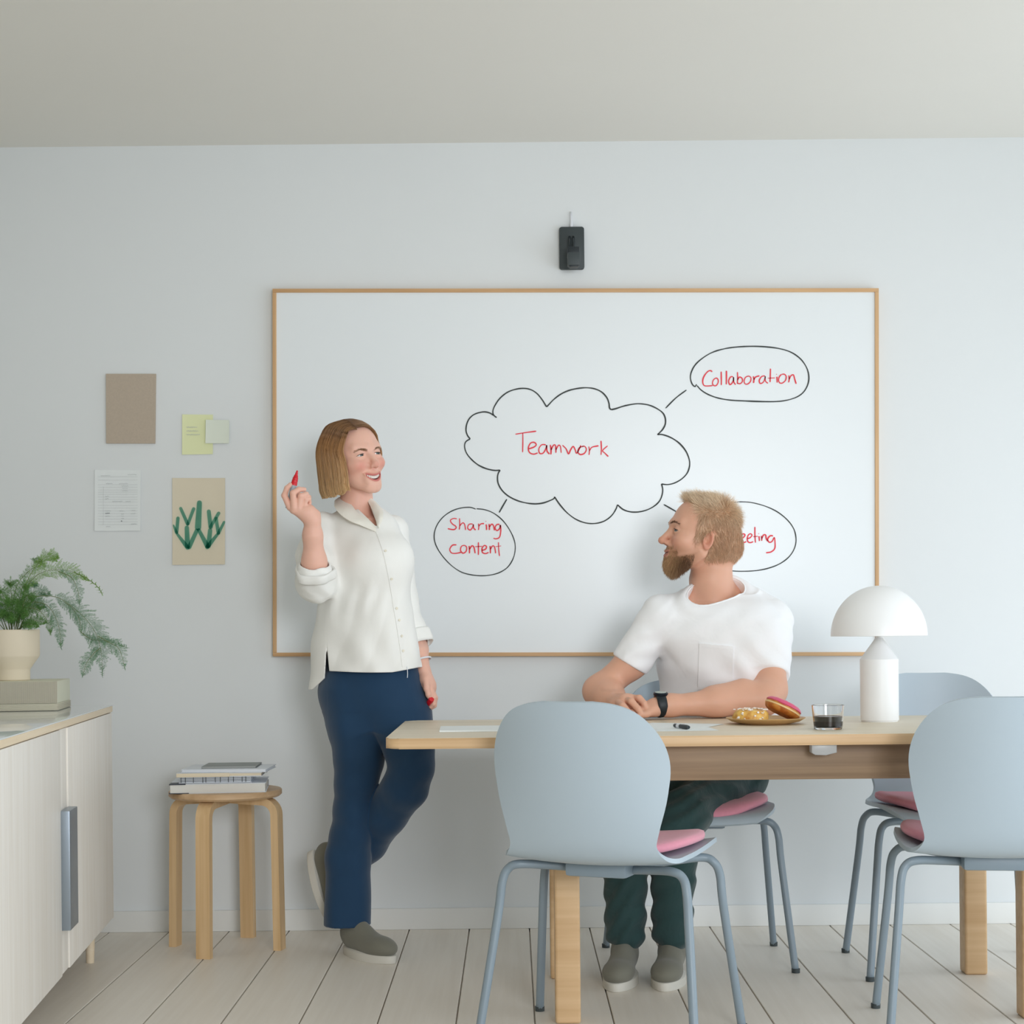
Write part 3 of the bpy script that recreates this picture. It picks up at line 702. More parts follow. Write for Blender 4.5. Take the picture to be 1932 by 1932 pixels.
a_sheet('paper_sheet', table_pt(1262, 1373), 4, 0.21, 0.30, TZ + 0.0003, 'white paper sheet behind the chair with the marker lying on it', M_paper)
a_sheet('paper_sheet', table_pt(1262, 1371.5), -26, 0.21, 0.297, TZ + 0.0009, 'white paper sheet laid askew over another sheet in front of the man', M_paper)
a_sheet('paper_pad', table_pt(926, 1376), 1.5, 0.27, 0.20, TZ + 0.0003, 'white paper pad at the left end of the table', M_paper, 0.004, 'paper pad')
pp = table_pt(1286, 1376)
pen = thing('marker_pen', (pp.x, pp.y, TZ + 0.0095), 'black marker pen lying on the paper sheets', 'marker', math.radians(-72))
MX = Matrix.Rotation(math.radians(90), 4, 'Y')
lathe('barrel', [(0, -0.062), (0.0065, -0.062), (0.0075, -0.058), (0.0078, 0.01), (0, 0.01)], M_dark2, pen, 24, MX)
lathe('cap', [(0, 0.011), (0.0082, 0.011), (0.0082, 0.045), (0.006, 0.062), (0, 0.063)], M_dark2, pen, 24, MX)
pen.scale = (0.72, 0.72, 0.72); pen.location.z = TZ + 0.0018 + 0.0082 * 0.72
lathe('label_band', [(0.0079, -0.035), (0.0081, -0.035), (0.0081, -0.01), (0.0079, -0.01)], M_cable, pen, 24, MX)

# ---- plate and pastries
M_plate = plain('mustard_stoneware', srgb(204, 164, 108), 0.45, 0.06, 60)
pD = 4.50; pl = P(1444.5, 1358, pD); kk = pD / F; PR = 74 * kk
plate = thing('plate', (pl.x, pD, TZ), 'shallow mustard stoneware plate carrying two pastries', 'plate')
lathe('dish', [(0, 0.0), (PR * 0.62, 0.0), (PR * 0.66, 0.002), (PR * 0.86, 0.007), (PR, 0.0155), (PR + 0.0005, 0.0175), (PR - 0.002, 0.0178), (PR * 0.84, 0.0098), (PR * 0.6, 0.0052), (0, 0.005)], M_plate, plate, 72)
M_dough = None
def dough(name, lo, hi):
    m, nt, b = new_mat(name)
    tc = N(nt, 'ShaderNodeTexCoord'); nz = N(nt, 'ShaderNodeTexNoise', Scale=45.0, Detail=4.0); nt.links.new(tc.outputs['Object'], nz.inputs['Vector'])
    cr = N(nt, 'ShaderNodeValToRGB'); cr.color_ramp.elements[0].position = 0.35; cr.color_ramp.elements[0].color = lo; cr.color_ramp.elements[1].position = 0.62; cr.color_ramp.elements[1].color = hi
    nt.links.new(nz.outputs['Fac'], cr.inputs['Fac']); nt.links.new(cr.outputs['Color'], b.inputs['Base Color']); b.inputs['Roughness'].default_value = 0.5
    bp = N(nt, 'ShaderNodeBump', Strength=0.4, Distance=0.002); nt.links.new(nz.outputs['Fac'], bp.inputs['Height']); nt.links.new(bp.outputs['Normal'], b.inputs['Normal'])
    return m
M_bun = dough('golden_pastry', srgb(206, 140, 60), srgb(240, 196, 104))
M_don = dough('fried_dough', srgb(176, 96, 34), srgb(216, 146, 66))
M_band = plain('pale_dough', srgb(240, 206, 146), 0.6, 0.05, 60)
M_ice = plain('pink_icing', srgb(222, 92, 128), 0.35, 0.08, 60, 0.3, 300, spec=0.5)
M_flake = plain('sugar_flake', srgb(250, 246, 240), 0.6, 0.02)
def noisy(o, amp, sc, seed=0.0):
    for v in o.data.vertices:
        v.co += v.co.normalized() * amp * noise.noise(v.co * sc + Vector((seed, seed, seed)))
bun_px = P(1416, 1345, pD - 0.01); rb = 33 * kk
bun = thing('sugared_bun', (bun_px.x, pD - 0.015, TZ + 0.0055), 'golden bun topped with white sugar flakes on the plate', 'pastry')
bo = lathe('bun', [(0, 0.0), (rb * 0.85, 0.0), (rb * 0.98, 0.006), (rb, 0.014), (rb * 0.97, 0.024), (rb * 0.86, 0.032), (rb * 0.5, 0.0355), (0, 0.036)], M_bun, bun, 40); noisy(bo, 0.004, 60)
rb_ = random.Random(3); fl0 = None
for k in range(46):
    a = rb_.uniform(0, 2 * PI); r = rb * math.sqrt(rb_.uniform(0, 1)) * 0.95; zz = 0.0375 - 0.004 * (r / rb) ** 2
    if k > 34: a = rb_.uniform(-2.6, -0.5); r = rb * 1.02; zz = rb_.uniform(0.008, 0.03)
    bm = bmesh.new(); s = rb_.uniform(0.003, 0.0065)
    add_prism(bm, [Vector((s * math.cos(a_) * rb_.uniform(0.7, 1.15), 0.62 * s * math.sin(a_) * rb_.uniform(0.7, 1.15), 0)) for a_ in [2 * PI * i_ / 7 for i_ in range(7)]], (0, 0, 0.0018)); bmesh.ops.transform(bm, verts=bm.verts, matrix= Matrix.Translation((r * math.cos(a), r * math.sin(a), zz)) @ Matrix.Rotation(rb_.uniform(0, 3), 4, 'Z') @ Matrix.Rotation(rb_.uniform(-0.7, 0.7) + (1.3 if k > 34 else 0), 4, 'X'))
    bm_obj('sugar_flake', bm, M_flake, bun, False)
dn = P(1477, 1337, pD); rd = 35 * kk
don = thing('iced_doughnut', (dn.x, pD + 0.005, dn.z), 'pink iced doughnut leaning against the sugared bun', 'doughnut')
don.rotation_euler = (math.radians(-6), math.radians(27), 0)
def torus_prof(r, h, n=14, a0=-90, a1=90):
    return [(r + 0.0 + h * math.cos(math.radians(a0 + (a1 - a0) * k / n)), h * math.sin(math.radians(a0 + (a1 - a0) * k / n))) for k in range(n + 1)]
hd = 0.0165
pr_ = [(0.008, -0.012)] + torus_prof(rd - hd, hd) + [(0.008, 0.010)]
dd_ = lathe('dough', [(0.0, -0.010)] + pr_ + [(0, 0.008)], M_don, don, 56); noisy(dd_, 0.0018, 70)
lathe('pale_band', [(rd - 0.004, -0.003), (rd + 0.0006, -0.0022), (rd + 0.0009, 0.0), (rd + 0.0006, 0.0022), (rd - 0.004, 0.003)], M_band, don, 56)
ic = lathe('icing', [(0.004, 0.011), (0.012, 0.0168)] + [(rd - hd + (hd + 0.0025) * math.cos(math.radians(a)), 0.0005 + (hd + 0.002) * math.sin(math.radians(a))) for a in (90, 75, 60, 45, 32, 24)] + [(rd - 0.003, 0.0045)], M_ice, don, 56); noisy(ic, 0.0014, 120, 3.0)

# ---- glass of coffee
M_glass = glass('clear_glass'); M_cof = plain('black_coffee', srgb(88, 52, 38), 0.15, 0.02)
M_crema = plain('coffee_foam', srgb(150, 92, 50), 0.4, 0.1, 80)
gD = 4.24; gp = P(1562.5, 1377, gD); gk = gD / F; gr, g0, gh = 30.5 * gk, 26.5 * gk, 0.0625
cup = thing('coffee_glass', (gp.x, gD, TZ + 0.0002), 'small clear glass half full of black coffee beside the plate', 'glass')
lathe('tumbler', [(0, 0), (g0 - 0.002, 0), (g0, 0.003), (g0 + (gr - g0) * 0.5, gh * 0.5), (gr, gh - 0.0008), (gr - 0.001, gh), (gr - 0.002, gh - 0.0008), (g0 + (gr - g0) * 0.5 - 0.0022, gh * 0.5), (g0 - 0.002, 0.0075), (g0 - 0.005, 0.006), (0, 0.006)], M_glass, cup, 64)
rc = lambda z_: g0 + (gr - g0) * z_ / gh - 0.0024
cz = gh * 0.52
lathe('coffee', [(0, 0.0063), (rc(0.007) - 0.003, 0.0063), (rc(0.009), 0.009), (rc(cz), cz), (0, cz)], M_cof, cup, 64)
lathe('coffee_foam', [(rc(cz) * 0.86, cz + 0.0001), (rc(cz) - 0.0002, cz + 0.0001), (rc(cz) - 0.0002, cz + 0.0012), (rc(cz) * 0.86, cz + 0.0006)], M_crema, cup, 64)

# ---- lamp
M_lamp = plain('matt_white_metal', srgb(249, 249, 249), 0.4, 0.004, 5)
lD = 4.56; lp = P(1659.8, 1361, lD); lk = lD / F
lamp = thing('table_lamp', (lp.x, lD, TZ), 'white mushroom shaped table lamp with a domed shade', 'lamp')
rB = 35.7 * lk; zc = (1361 - 1243) * lk; zt = (1361 - 1203.5) * lk
lathe('base', [(0, 0), (rB - 0.003, 0), (rB - 0.003, 0.003), (rB, 0.004), (rB, zc - 0.001), (rB - 0.001, zc), (0.0125, zt - 0.004), (0.010, zt), (0, zt)], M_lamp, lamp, 64, None, 30)
lathe('neck', [(0.009, zt), (0.0095, zt + 0.002), (0.0095, zt + 0.05), (0, zt + 0.05)], M_lamp, lamp, 24)
RS = 89.5 * lk; zs = (1361 - 1199.5) * lk; HS = 94.5 * lk
dome = [(RS * math.cos(a), zs + HS * math.sin(a)) for a in [PI / 2 * k / 24 for k in range(25)]]
inner = [((RS - 0.003) * math.cos(a), zs + (HS - 0.003) * math.sin(a)) for a in [PI / 2 * k / 24 for k in range(24, -1, -1)]]
dome[-1] = (0, dome[-1][1]); inner[0] = (0, inner[0][1])
lathe('shade', dome[::-1] + [(RS - 0.0015, zs - 0.0006)] + inner[::-1], M_lamp, lamp, 80, None, 60)

# ================================================================== chairs
M_shell = plain('grey_blue_shell', srgb(178, 192, 202), 0.42, 0.01, 6, 0.04, 500)
M_pink = plain('pink_felt', srgb(226, 150, 168), 0.95, 0.06, 120, 0.5, 700, sheen=0.3)
M_tubem = plain('grey_blue_steel', srgb(132, 146, 156), 0.4, 0.02)
def shell_pt(s, u):
    """s: 0 seat front .. 1 top of the back, u: -1..1"""
    prof = [(0.235, 0.428), (0.215, 0.448), (0.14, 0.455), (0.03, 0.449), (-0.08, 0.444), (-0.15, 0.447), (-0.19, 0.462), (-0.215, 0.492), (-0.230, 0.535), (-0.246, 0.60), (-0.262, 0.68), (-0.278, 0.76), (-0.292, 0.832)]
    wid = [0.15, 0.195, 0.216, 0.221, 0.218, 0.208, 0.190, 0.174, 0.182, 0.198, 0.209, 0.209, 0.206]
    cup = [0.030, 0.032, 0.034, 0.034, 0.034, 0.034, 0.036, 0.040, 0.048, 0.060, 0.068, 0.070, 0.068]
    f = s * (len(prof) - 1); i = min(int(f), len(prof) - 2); t = f - i
    def cr(a):
        a0, a1, a2, a3 = a[max(i - 1, 0)], a[i], a[i + 1], a[min(i + 2, len(a) - 1)]
        return 0.5 * (2 * a1 + (a2 - a0) * t + (2 * a0 - 5 * a1 + 4 * a2 - a3) * t * t + (3 * a1 - a0 - 3 * a2 + a3) * t ** 3)
    y, z = cr([p[0] for p in prof]), cr([p[1] for p in prof]); w = cr(wid); c = cr(cup)
    if s > 0.79:       # rounded upper corners
        q = min(1.0, (s - 0.79) / 0.21); w *= (1 - q ** 2.7) ** (1 / 2.7) if q < 1 else 0.0
    x = u * w; bend = c * abs(u * w / 0.21) ** 2.0
    k = min(1, max(0, (s - 0.35) / 0.25))      # seat lifts its sides, back wraps them forward
    return Vector((x, y + bend * k, z + bend * (1 - k) * 0.5))
def solid_grid(fn, S_, U_, th):
    """a sheet given by fn(s, u), thickened along its normal"""
    vs = []; fs = []; g = [[fn(s, u) for u in U_] for s in S_]; W = len(U_); H = len(S_)
    nr = []
    for j in range(H):
        r = []
        for i in range(W):
            a = g[min(j + 1, H - 1)][i] - g[max(j - 1, 0)][i]; b_ = g[j][min(i + 1, W - 1)] - g[j][max(i - 1, 0)]
            n_ = b_.cross(a); r.append(n_.normalized() if n_.length > 1e-9 else Vector((0, 0, 1)))
        nr.append(r)
    for k in (1, -1):
        for j in range(H):
            for i in range(W): vs.append(g[j][i] + nr[j][i] * (th / 2 * k))
    K = W * H
    for j in range(H - 1):
        for i in range(W - 1):
            a = j * W + i
            fs.append((a, a + 1, a + W + 1, a + W)); fs.append((a + K, a + K + W, a + K + W + 1, a + K + 1))
    for i in range(W - 1):
        fs.append((i, i + K, i + K + 1, i + 1)); a = (H - 1) * W + i; fs.append((a, a + 1, a + K + 1, a + K))
    for j in range(H - 1):
        a = j * W; fs.append((a, a + W, a + W + K, a + K)); a = j * W + W - 1; fs.append((a, a + K, a + W + K, a + W))
    return vs, fs
def make_chair(label):
    t = thing('chair', (0, 0, 0), label, 'chair', 0, 'grey blue shell chairs around the table')
    S_ = [k / 44 for k in range(35)] + [0.79 + 0.21 * 0.988 * math.sin(PI / 2 * k / 22) for k in range(1, 23)]
    vs, fs = solid_grid(shell_pt, S_, [math.sin(PI / 2 * (k / 12 - 1)) for k in range(25)], 0.011)
    o = mesh_obj('seat_shell', vs, fs, M_shell, t)
    bv = o.modifiers.new('edge', 'BEVEL'); bv.width = 0.0035; bv.segments = 3; bv.limit_method = 'ANGLE'; bv.angle_limit = math.radians(50)
    sharp(o, 45)
    # upholstered pad: a domed cushion on the seat
    bm = bmesh.new(); n = 48; rings = []
    for k, (f, h) in enumerate(((1.0, 0.0), (1.012, 0.007), (1.0, 0.015), (0.95, 0.021), (0.82, 0.0245), (0.55, 0.026), (0.25, 0.026))):
        ring = []
        for i in range(n):
            a = 2 * PI * i / n; ca, sa = math.cos(a), math.sin(a)
            x = math.copysign(abs(ca) ** 0.75, ca) * 0.206 * f; y = 0.028 + math.copysign(abs(sa) ** 0.75, sa) * 0.190 * f
            if y < 0.028: x *= 1 - 0.14 * ((0.028 - y) / 0.19) ** 2
            sh = 0.449 + 0.026 * (x / 0.2) ** 2 + (0.004 if y > 0.1 else 0)
            sh += 0.02 * max(0, (-0.10 - y) / 0.06) * 0.4 - (0.012 * max(0, (y - 0.19) / 0.03))
            ring.append(bm.verts.new((x, y, sh + 0.006 + h)))
        rings.append(ring)
    for r0, r1 in zip(rings, rings[1:]):
        for i in range(n): bm.faces.new((r0[i], r0[(i + 1) % n], r1[(i + 1) % n], r1[i]))
    bm.faces.new(rings[0][::-1]); bm.faces.new(rings[-1])
    o = bm_obj('seat_pad', bm, M_pink, t); o['label'] = 'pink upholstered seat pad'
    for sx in (1, -1):
        for y0, y1, y2 in ((0.10, 0.135, 0.20), (-0.08, -0.115, -0.20)):
            pth = catmull([(0.03 * sx, y0 * 0.4, 0.415), (0.12 * sx, y0 * 0.9, 0.424), (0.185 * sx, y1, 0.430), (0.212 * sx, y1 * 1.05, 0.418), (0.224 * sx, y1 * 1.12, 0.385), (0.232 * sx, y1 + (y2 - y1) * 0.3, 0.30), (0.262 * sx, y2, 0.0)], 8)
            o = tube('leg', pth, 0.0105, M_tubem, t, 14)
            lathe('glide', [(0, 0), (0.012, 0), (0.0125, 0.012), (0, 0.014)], M_dark, o, 12, Matrix.Translation((0.262 * sx, y2, 0)))
    bm = bmesh.new(); add_box(bm, (-0.075, -0.11, 0.405), (0.075, 0.12, 0.440), 0.01, 2); sharp(bm_obj('seat_bracket', bm, M_tubem, t), 40)
    return t
def put(c, x, y, rz, sc=1.0):
    c.location = (x, y, 0); c.rotation_euler = (0, 0, math.radians(rz)); c.scale = (sc, sc, sc)
ch1 = make_chair('grey blue shell chair with its back to us at the middle of the table')
ch2 = copy_tree(ch1); ch2['label'] = 'grey blue shell chair with its back to us, cut off at right'
ch3 = copy_tree(ch1); ch3['label'] = 'grey blue shell chair under the seated man in the white t-shirt'
ch4 = copy_tree(ch1); ch4['label'] = 'pale shell chair facing us behind the table lamp'
put(ch1, 0.234, 4.00, -23); ch1.scale.x = 1.035
put(ch2, 1.17, 4.05, -8)
put(ch3, 0.545, 4.93, 180)
put(ch4, 1.268, 4.80, 178, 1.02)

# ================================================================== distance-field modelling (people and clothes)
def V3(*p): return np.array(p, dtype=np.float64)
def smin(a, b, k):
    h = np.maximum(k - np.abs(a - b), 0) / k; return np.minimum(a, b) - h * h * k * 0.25
def smax(a, b, k): return -smin(-a, -b, k)
def cone(p, a, b, r1, r2):
    a = np.asarray(a, float); b = np.asarray(b, float); ba = b - a; pa = p - a
    h = np.clip(pa @ ba / max(ba @ ba, 1e-12), 0, 1)
    return np.linalg.norm(pa - h[:, None] * ba, axis=1) - (r1 + (r2 - r1) * h)
def chain(p, pts, rads, k=0.012):
    d = None
    for i in range(len(pts) - 1):
        e = cone(p, pts[i], pts[i + 1], rads[i], rads[i + 1])
        d = e if d is None else smin(d, e, k)
    return d
def ell(p, c, r, R=None):
    q = p - np.asarray(c, float)
    if R is not None: q = q @ R
    r = np.asarray(r, float)
    k0 = np.linalg.norm(q / r, axis=1); k1 = np.linalg.norm(q / (r * r), axis=1)
    return np.where(k1 < 1e-9, -r.min(), k0 * (k0 - 1) / np.maximum(k1, 1e-9))
def pix(p):
    """photo pixel of world points"""
    x, z, D = p[:, 0], p[:, 2] - EYE, p[:, 1]
    return (x * _c - z * _s) / D * F + CX, CY - (x * _s + z * _c) / D * F
def W(px, py, D): return np.array(P(px, py, D))

def nets(f, lo, hi, h, slack=1.7):
    """surface of f < 0 inside a box, sampled every h metres, as quads (naive surface nets, blocks far from the surface skipped)"""
    lo = np.asarray(lo, float); hi = np.asarray(hi, float); B = 8
    nb = np.maximum(1, np.ceil((hi - lo) / (h * B)).astype(int)); n = nb * B + 1
    fld = np.ones(n, np.float32)
    I, J, K = np.meshgrid(*[np.arange(k) for k in nb], indexing='ij')
    blk = np.stack([I.ravel(), J.ravel(), K.ravel()], 1)
    cen = lo + (blk + 0.5) * B * h
    dc = np.concatenate([f(c) for c in np.array_split(cen, max(1, len(cen) // 200000))])
    far = np.abs(dc) > B * h * 0.87 * slack
    for s, b in ((dc[far], blk[far]),):
        ins = b[s < 0]
        for bi in ins: fld[bi[0] * B:bi[0] * B + B + 1, bi[1] * B:bi[1] * B + B + 1, bi[2] * B:bi[2] * B + B + 1] = -1
    nearb = blk[~far]
    g = np.stack(np.meshgrid(*[np.arange(B + 1)] * 3, indexing='ij'), -1).reshape(-1, 3)
    for ch in np.array_split(nearb, max(1, len(nearb) // 400)):
        if len(ch) == 0: continue
        idx = (ch[:, None, :] * B + g[None]).reshape(-1, 3)
        fld[idx[:, 0], idx[:, 1], idx[:, 2]] = f(lo + idx * h)
    ins = fld < 0
    cnt = sum(ins[a:n[0] - 1 + a, b:n[1] - 1 + b, c:n[2] - 1 + c].astype(np.int8) for a in (0, 1) for b in (0, 1) for c in (0, 1))
    ci = np.stack(np.nonzero((cnt > 0) & (cnt < 8)), 1)
    vid = -np.ones(tuple(n - 1), np.int32); vid[ci[:, 0], ci[:, 1], ci[:, 2]] = np.arange(len(ci))
    acc = np.zeros((len(ci), 3)); num = np.zeros(len(ci))
    cor = [(a, b, c) for a in (0, 1) for b in (0, 1) for c in (0, 1)]
    for a in cor:
        for ax in range(3):
            if a[ax]: continue
            b = list(a); b[ax] = 1
            va = fld[ci[:, 0] + a[0], ci[:, 1] + a[1], ci[:, 2] + a[2]].astype(float); vb = fld[ci[:, 0] + b[0], ci[:, 1] + b[1], ci[:, 2] + b[2]].astype(float)
            m = (va < 0) != (vb < 0); t = np.where(m, va / np.where(m, va - vb, 1), 0)
            q = np.tile(np.array(a, float), (len(ci), 1)); q[:, ax] += t
            acc += q * m[:, None]; num += m
    verts = lo + (ci + acc / np.maximum(num, 1)[:, None]) * h
    faces = []
    for ax in range(3):
        u, v = [(1, 2), (2, 0), (0, 1)][ax]
        sl0 = [slice(None)] * 3; sl1 = [slice(None)] * 3
        sl0[ax] = slice(0, n[ax] - 1); sl1[ax] = slice(1, n[ax])
        for o in (u, v): sl0[o] = slice(1, n[o] - 1); sl1[o] = slice(1, n[o] - 1)
        A, Bm = ins[tuple(sl0)], ins[tuple(sl1)]
        e = np.stack(np.nonzero(A != Bm), 1)
        if len(e) == 0: continue
        fa = A[e[:, 0], e[:, 1], e[:, 2]]
        e = e.copy(); e[:, u] += 1; e[:, v] += 1
        def cid(du, dv):
            q = e.copy(); q[:, u] += du; q[:, v] += dv; return vid[q[:, 0], q[:, 1], q[:, 2]]
        quad = np.stack([cid(-1, -1), cid(0, -1), cid(0, 0), cid(-1, 0)], 1)
        quad[~fa] = quad[~fa][:, ::-1]
        faces.append(quad)
    fc = np.concatenate(faces) if faces else np.zeros((0, 4), int)
    fc = fc[(fc >= 0).all(1)]
    # pull the vertices onto the surface
    for _ in range(2):
        d0 = f(verts); e_ = h * 0.3; gr = np.stack([(f(verts + np.eye(3)[i] * e_) - d0) / e_ for i in range(3)], 1)
        ln = np.linalg.norm(gr, axis=1); st = np.clip(d0 / np.maximum(ln, 0.3), -h * 0.6, h * 0.6)
        verts = verts - gr / np.maximum(ln, 1e-6)[:, None] * st[:, None]
    return verts, fc, gr / np.maximum(ln, 1e-6)[:, None]

def np_obj(name, verts, faces, mat, parent=None, col=None, smooth=True):
    me = bpy.data.meshes.new(name); nv, nf = len(verts), len(faces)
    faces = np.asarray(faces); k = faces.shape[1]
    me.vertices.add(nv); me.vertices.foreach_set('co', np.asarray(verts, np.float32).ravel())
    me.loops.add(nf * k); me.loops.foreach_set('vertex_index', faces.astype(np.int32).ravel())
    me.polygons.add(nf); me.polygons.foreach_set('loop_start', np.arange(0, nf * k, k, dtype=np.int32)); 
    me.polygons.foreach_set('loop_total', np.full(nf, k, np.int32))
    me.update(calc_edges=True); me.validate()
    if smooth: me.polygons.foreach_set('use_smooth', [True] * len(me.polygons))
    if mat: me.materials.append(mat)
    if col is not None:
        at = me.color_attributes.new('Col', 'FLOAT_COLOR', 'POINT')
        c4_ = np.ones((nv, 4), np.float32); c4_[:, :3] = col; at.data.foreach_set('color', c4_.ravel())
    o = bpy.data.objects.new(name, me); C.objects.link(o)
    if parent: o.parent = parent; o.matrix_parent_inverse = parent.matrix_world.inverted()
    return o

def strands(name, paths, rads, cols, mat, parent, sides=3):
    """paths (n, m, 3), rads (n, m), cols (n, m, 3): one thin tube per strand"""
    n, m, _ = paths.shape
    t = np.gradient(paths, axis=1); t /= np.maximum(np.linalg.norm(t, axis=2, keepdims=True), 1e-9)
    ref = np.tile(np.array([0.31, 0.2, 0.93]), (n, 1, 1)); a = np.cross(t, ref); a /= np.maximum(np.linalg.norm(a, axis=2, keepdims=True), 1e-9); b = np.cross(t, a)
    vs = np.stack([paths + (a * math.cos(2 * PI * k / sides) + b * math.sin(2 * PI * k / sides)) * rads[..., None] for k in range(sides)], 2)
    cs = np.repeat(cols[:, :, None, :], sides, 2)
    base = np.arange(n)[:, None, None] * (m * sides) + np.arange(m - 1)[None, :, None] * sides; k = np.arange(sides)[None, None, :]; k2 = (k + 1) % sides
    fc = np.stack([base + k, base + k2, base + sides + k2, base + sides + k], -1).reshape(-1, 4)
    return np_obj(name, vs.reshape(-1, 3), fc, mat, parent, cs.reshape(-1, 3))

def attr_mat(name, rough=0.5, sss=0.0, bump=0.0, bscale=300.0, spec=0.5, var=0.06, vscale=60.0, sheen=0.0, aniso=0.0):
    m, nt, b = new_mat(name)
    at = N(nt, 'ShaderNodeAttribute'); at.attribute_name = 'Col'
    tc = N(nt, 'ShaderNodeTexCoord'); nz = N(nt, 'ShaderNodeTexNoise', Scale=vscale, Detail=4.0); nt.links.new(tc.outputs['Object'], nz.inputs['Vector'])
    mr = N(nt, 'ShaderNodeMapRange'); mr.inputs['To Min'].default_value = 1 - var; mr.inputs['To Max'].default_value = 1 + var; nt.links.new(nz.outputs['Fac'], mr.inputs['Value'])
    hs = N(nt, 'ShaderNodeHueSaturation'); nt.links.new(at.outputs['Color'], hs.inputs['Color']); nt.links.new(mr.outputs['Result'], hs.inputs['Value'])
    nt.links.new(hs.outputs['Color'], b.inputs['Base Color']); b.inputs['Roughness'].default_value = rough; b.inputs['Specular IOR Level'].default_value = spec
    b.inputs['Sheen Weight'].default_value = sheen
    if sss: b.inputs['Subsurface Weight'].default_value = sss; b.inputs['Subsurface Radius'].default_value = (0.008, 0.003, 0.0015); b.inputs['Subsurface Scale'].default_value = 1.0
    if bump:
        n2 = N(nt, 'ShaderNodeTexNoise', Scale=bscale, Detail=3.0); nt.links.new(tc.outputs['Object'], n2.inputs['Vector'])
        bp = N(nt, 'ShaderNodeBump', Strength=bump, Distance=0.0015); nt.links.new(n2.outputs['Fac'], bp.inputs['Height']); nt.links.new(bp.outputs['Normal'], b.inputs['Normal'])
    return m

def cloth(name, col, rough=0.85, bump=0.25, bscale=900.0, fold=0.0, fscale=9.0, var=0.02, sheen=0.2, stretch=(1, 1, 1)):
    m, nt, b = new_mat(name)
    tc = N(nt, 'ShaderNodeTexCoord'); nz = N(nt, 'ShaderNodeTexNoise', Scale=25.0, Detail=3.0); nt.links.new(tc.outputs['Object'], nz.inputs['Vector'])
    mr = N(nt, 'ShaderNodeMapRange'); mr.inputs['To Min'].default_value = 1 - var; mr.inputs['To Max'].default_value = 1 + var; nt.links.new(nz.outputs['Fac'], mr.inputs['Value'])
    hs = N(nt, 'ShaderNodeHueSaturation', Color=col); nt.links.new(mr.outputs['Result'], hs.inputs['Value']); nt.links.new(hs.outputs['Color'], b.inputs['Base Color'])
    b.inputs['Roughness'].default_value = rough; b.inputs['Sheen Weight'].default_value = sheen; b.inputs['Specular IOR Level'].default_value = 0.2
    n2 = N(nt, 'ShaderNodeTexNoise', Scale=bscale, Detail=2.0); nt.links.new(tc.outputs['Object'], n2.inputs['Vector'])
    bp = N(nt, 'ShaderNodeBump', Strength=bump, Distance=0.0008); nt.links.new(n2.outputs['Fac'], bp.inputs['Height'])
    last = bp
    if fold:
        mp = N(nt, 'ShaderNodeMapping'); mp.inputs['Scale'].default_value = stretch; nt.links.new(tc.outputs['Object'], mp.inputs['Vector'])
        n3 = N(nt, 'ShaderNodeTexNoise', Scale=fscale, Detail=3.0, Distortion=0.6); nt.links.new(mp.outputs['Vector'], n3.inputs['Vector'])
        b2_ = N(nt, 'ShaderNodeBump', Strength=fold, Distance=0.02); nt.links.new(n3.outputs['Fac'], b2_.inputs['Height']); nt.links.new(bp.outputs['Normal'], b2_.inputs['Normal']); last = b2_
    nt.links.new(last.outputs['Normal'], b.inputs['Normal'])
    return m

def gencyl(table, yaw, ratio, shift=None):
    """elliptical stack from silhouette rows (photo y, x left, x right, depth D): returns f(p); yaw turns the section, ratio is depth/width"""
    T = np.array(table, float)
    zz = []; cx = []; a = []; cd = []
    for y, xl, xr, D in T:
        L, R_ = P(xl, y, D), P(xr, y, D); zz.append((L.z + R_.z) / 2); cx.append((L.x + R_.x) / 2); cd.append(D)
        a.append((R_.x - L.x) / 2 / math.sqrt(math.cos(yaw) ** 2 + (ratio * math.sin(yaw)) ** 2))
    zz, cx, a, cd = [np.array(v[::-1]) for v in (zz, cx, a, cd)]
    zf = np.linspace(zz[0], zz[-1], 300)
    def sm(v):
        o = np.interp(zf, zz, v); k = np.ones(21) / 21
        return np.convolve(np.pad(o, 10, mode='edge'), k, 'valid')
    cxf, af, cdf = sm(cx), sm(a), sm(cd)
    cyw, syw = math.cos(yaw), math.sin(yaw)
    def f(p):
        z = p[:, 2]; x = p[:, 0] - np.interp(z, zf, cxf); y = p[:, 1] - np.interp(z, zf, cdf); A = np.interp(z, zf, af); Bq = A * ratio
        u = x * cyw + y * syw; v = -x * syw + y * cyw
        k0 = np.sqrt((u / A) ** 2 + (v / Bq) ** 2); k1 = np.sqrt((u / A ** 2) ** 2 + (v / Bq ** 2) ** 2)
        d = np.where(k1 < 1e-6, -Bq, k0 * (k0 - 1) / np.maximum(k1, 1e-6))
        dz = np.maximum(zf[0] - z, z - zf[-1])
        return np.maximum(d, dz)
    return f
def frame(fwd, up):
    fwd = np.array(fwd, float); fwd /= np.linalg.norm(fwd); up = np.array(up, float)
    r = np.cross(fwd, up); r /= np.linalg.norm(r); u = np.cross(r, fwd)
    return np.stack([r, fwd, u], 1)      # columns: right, forward, up

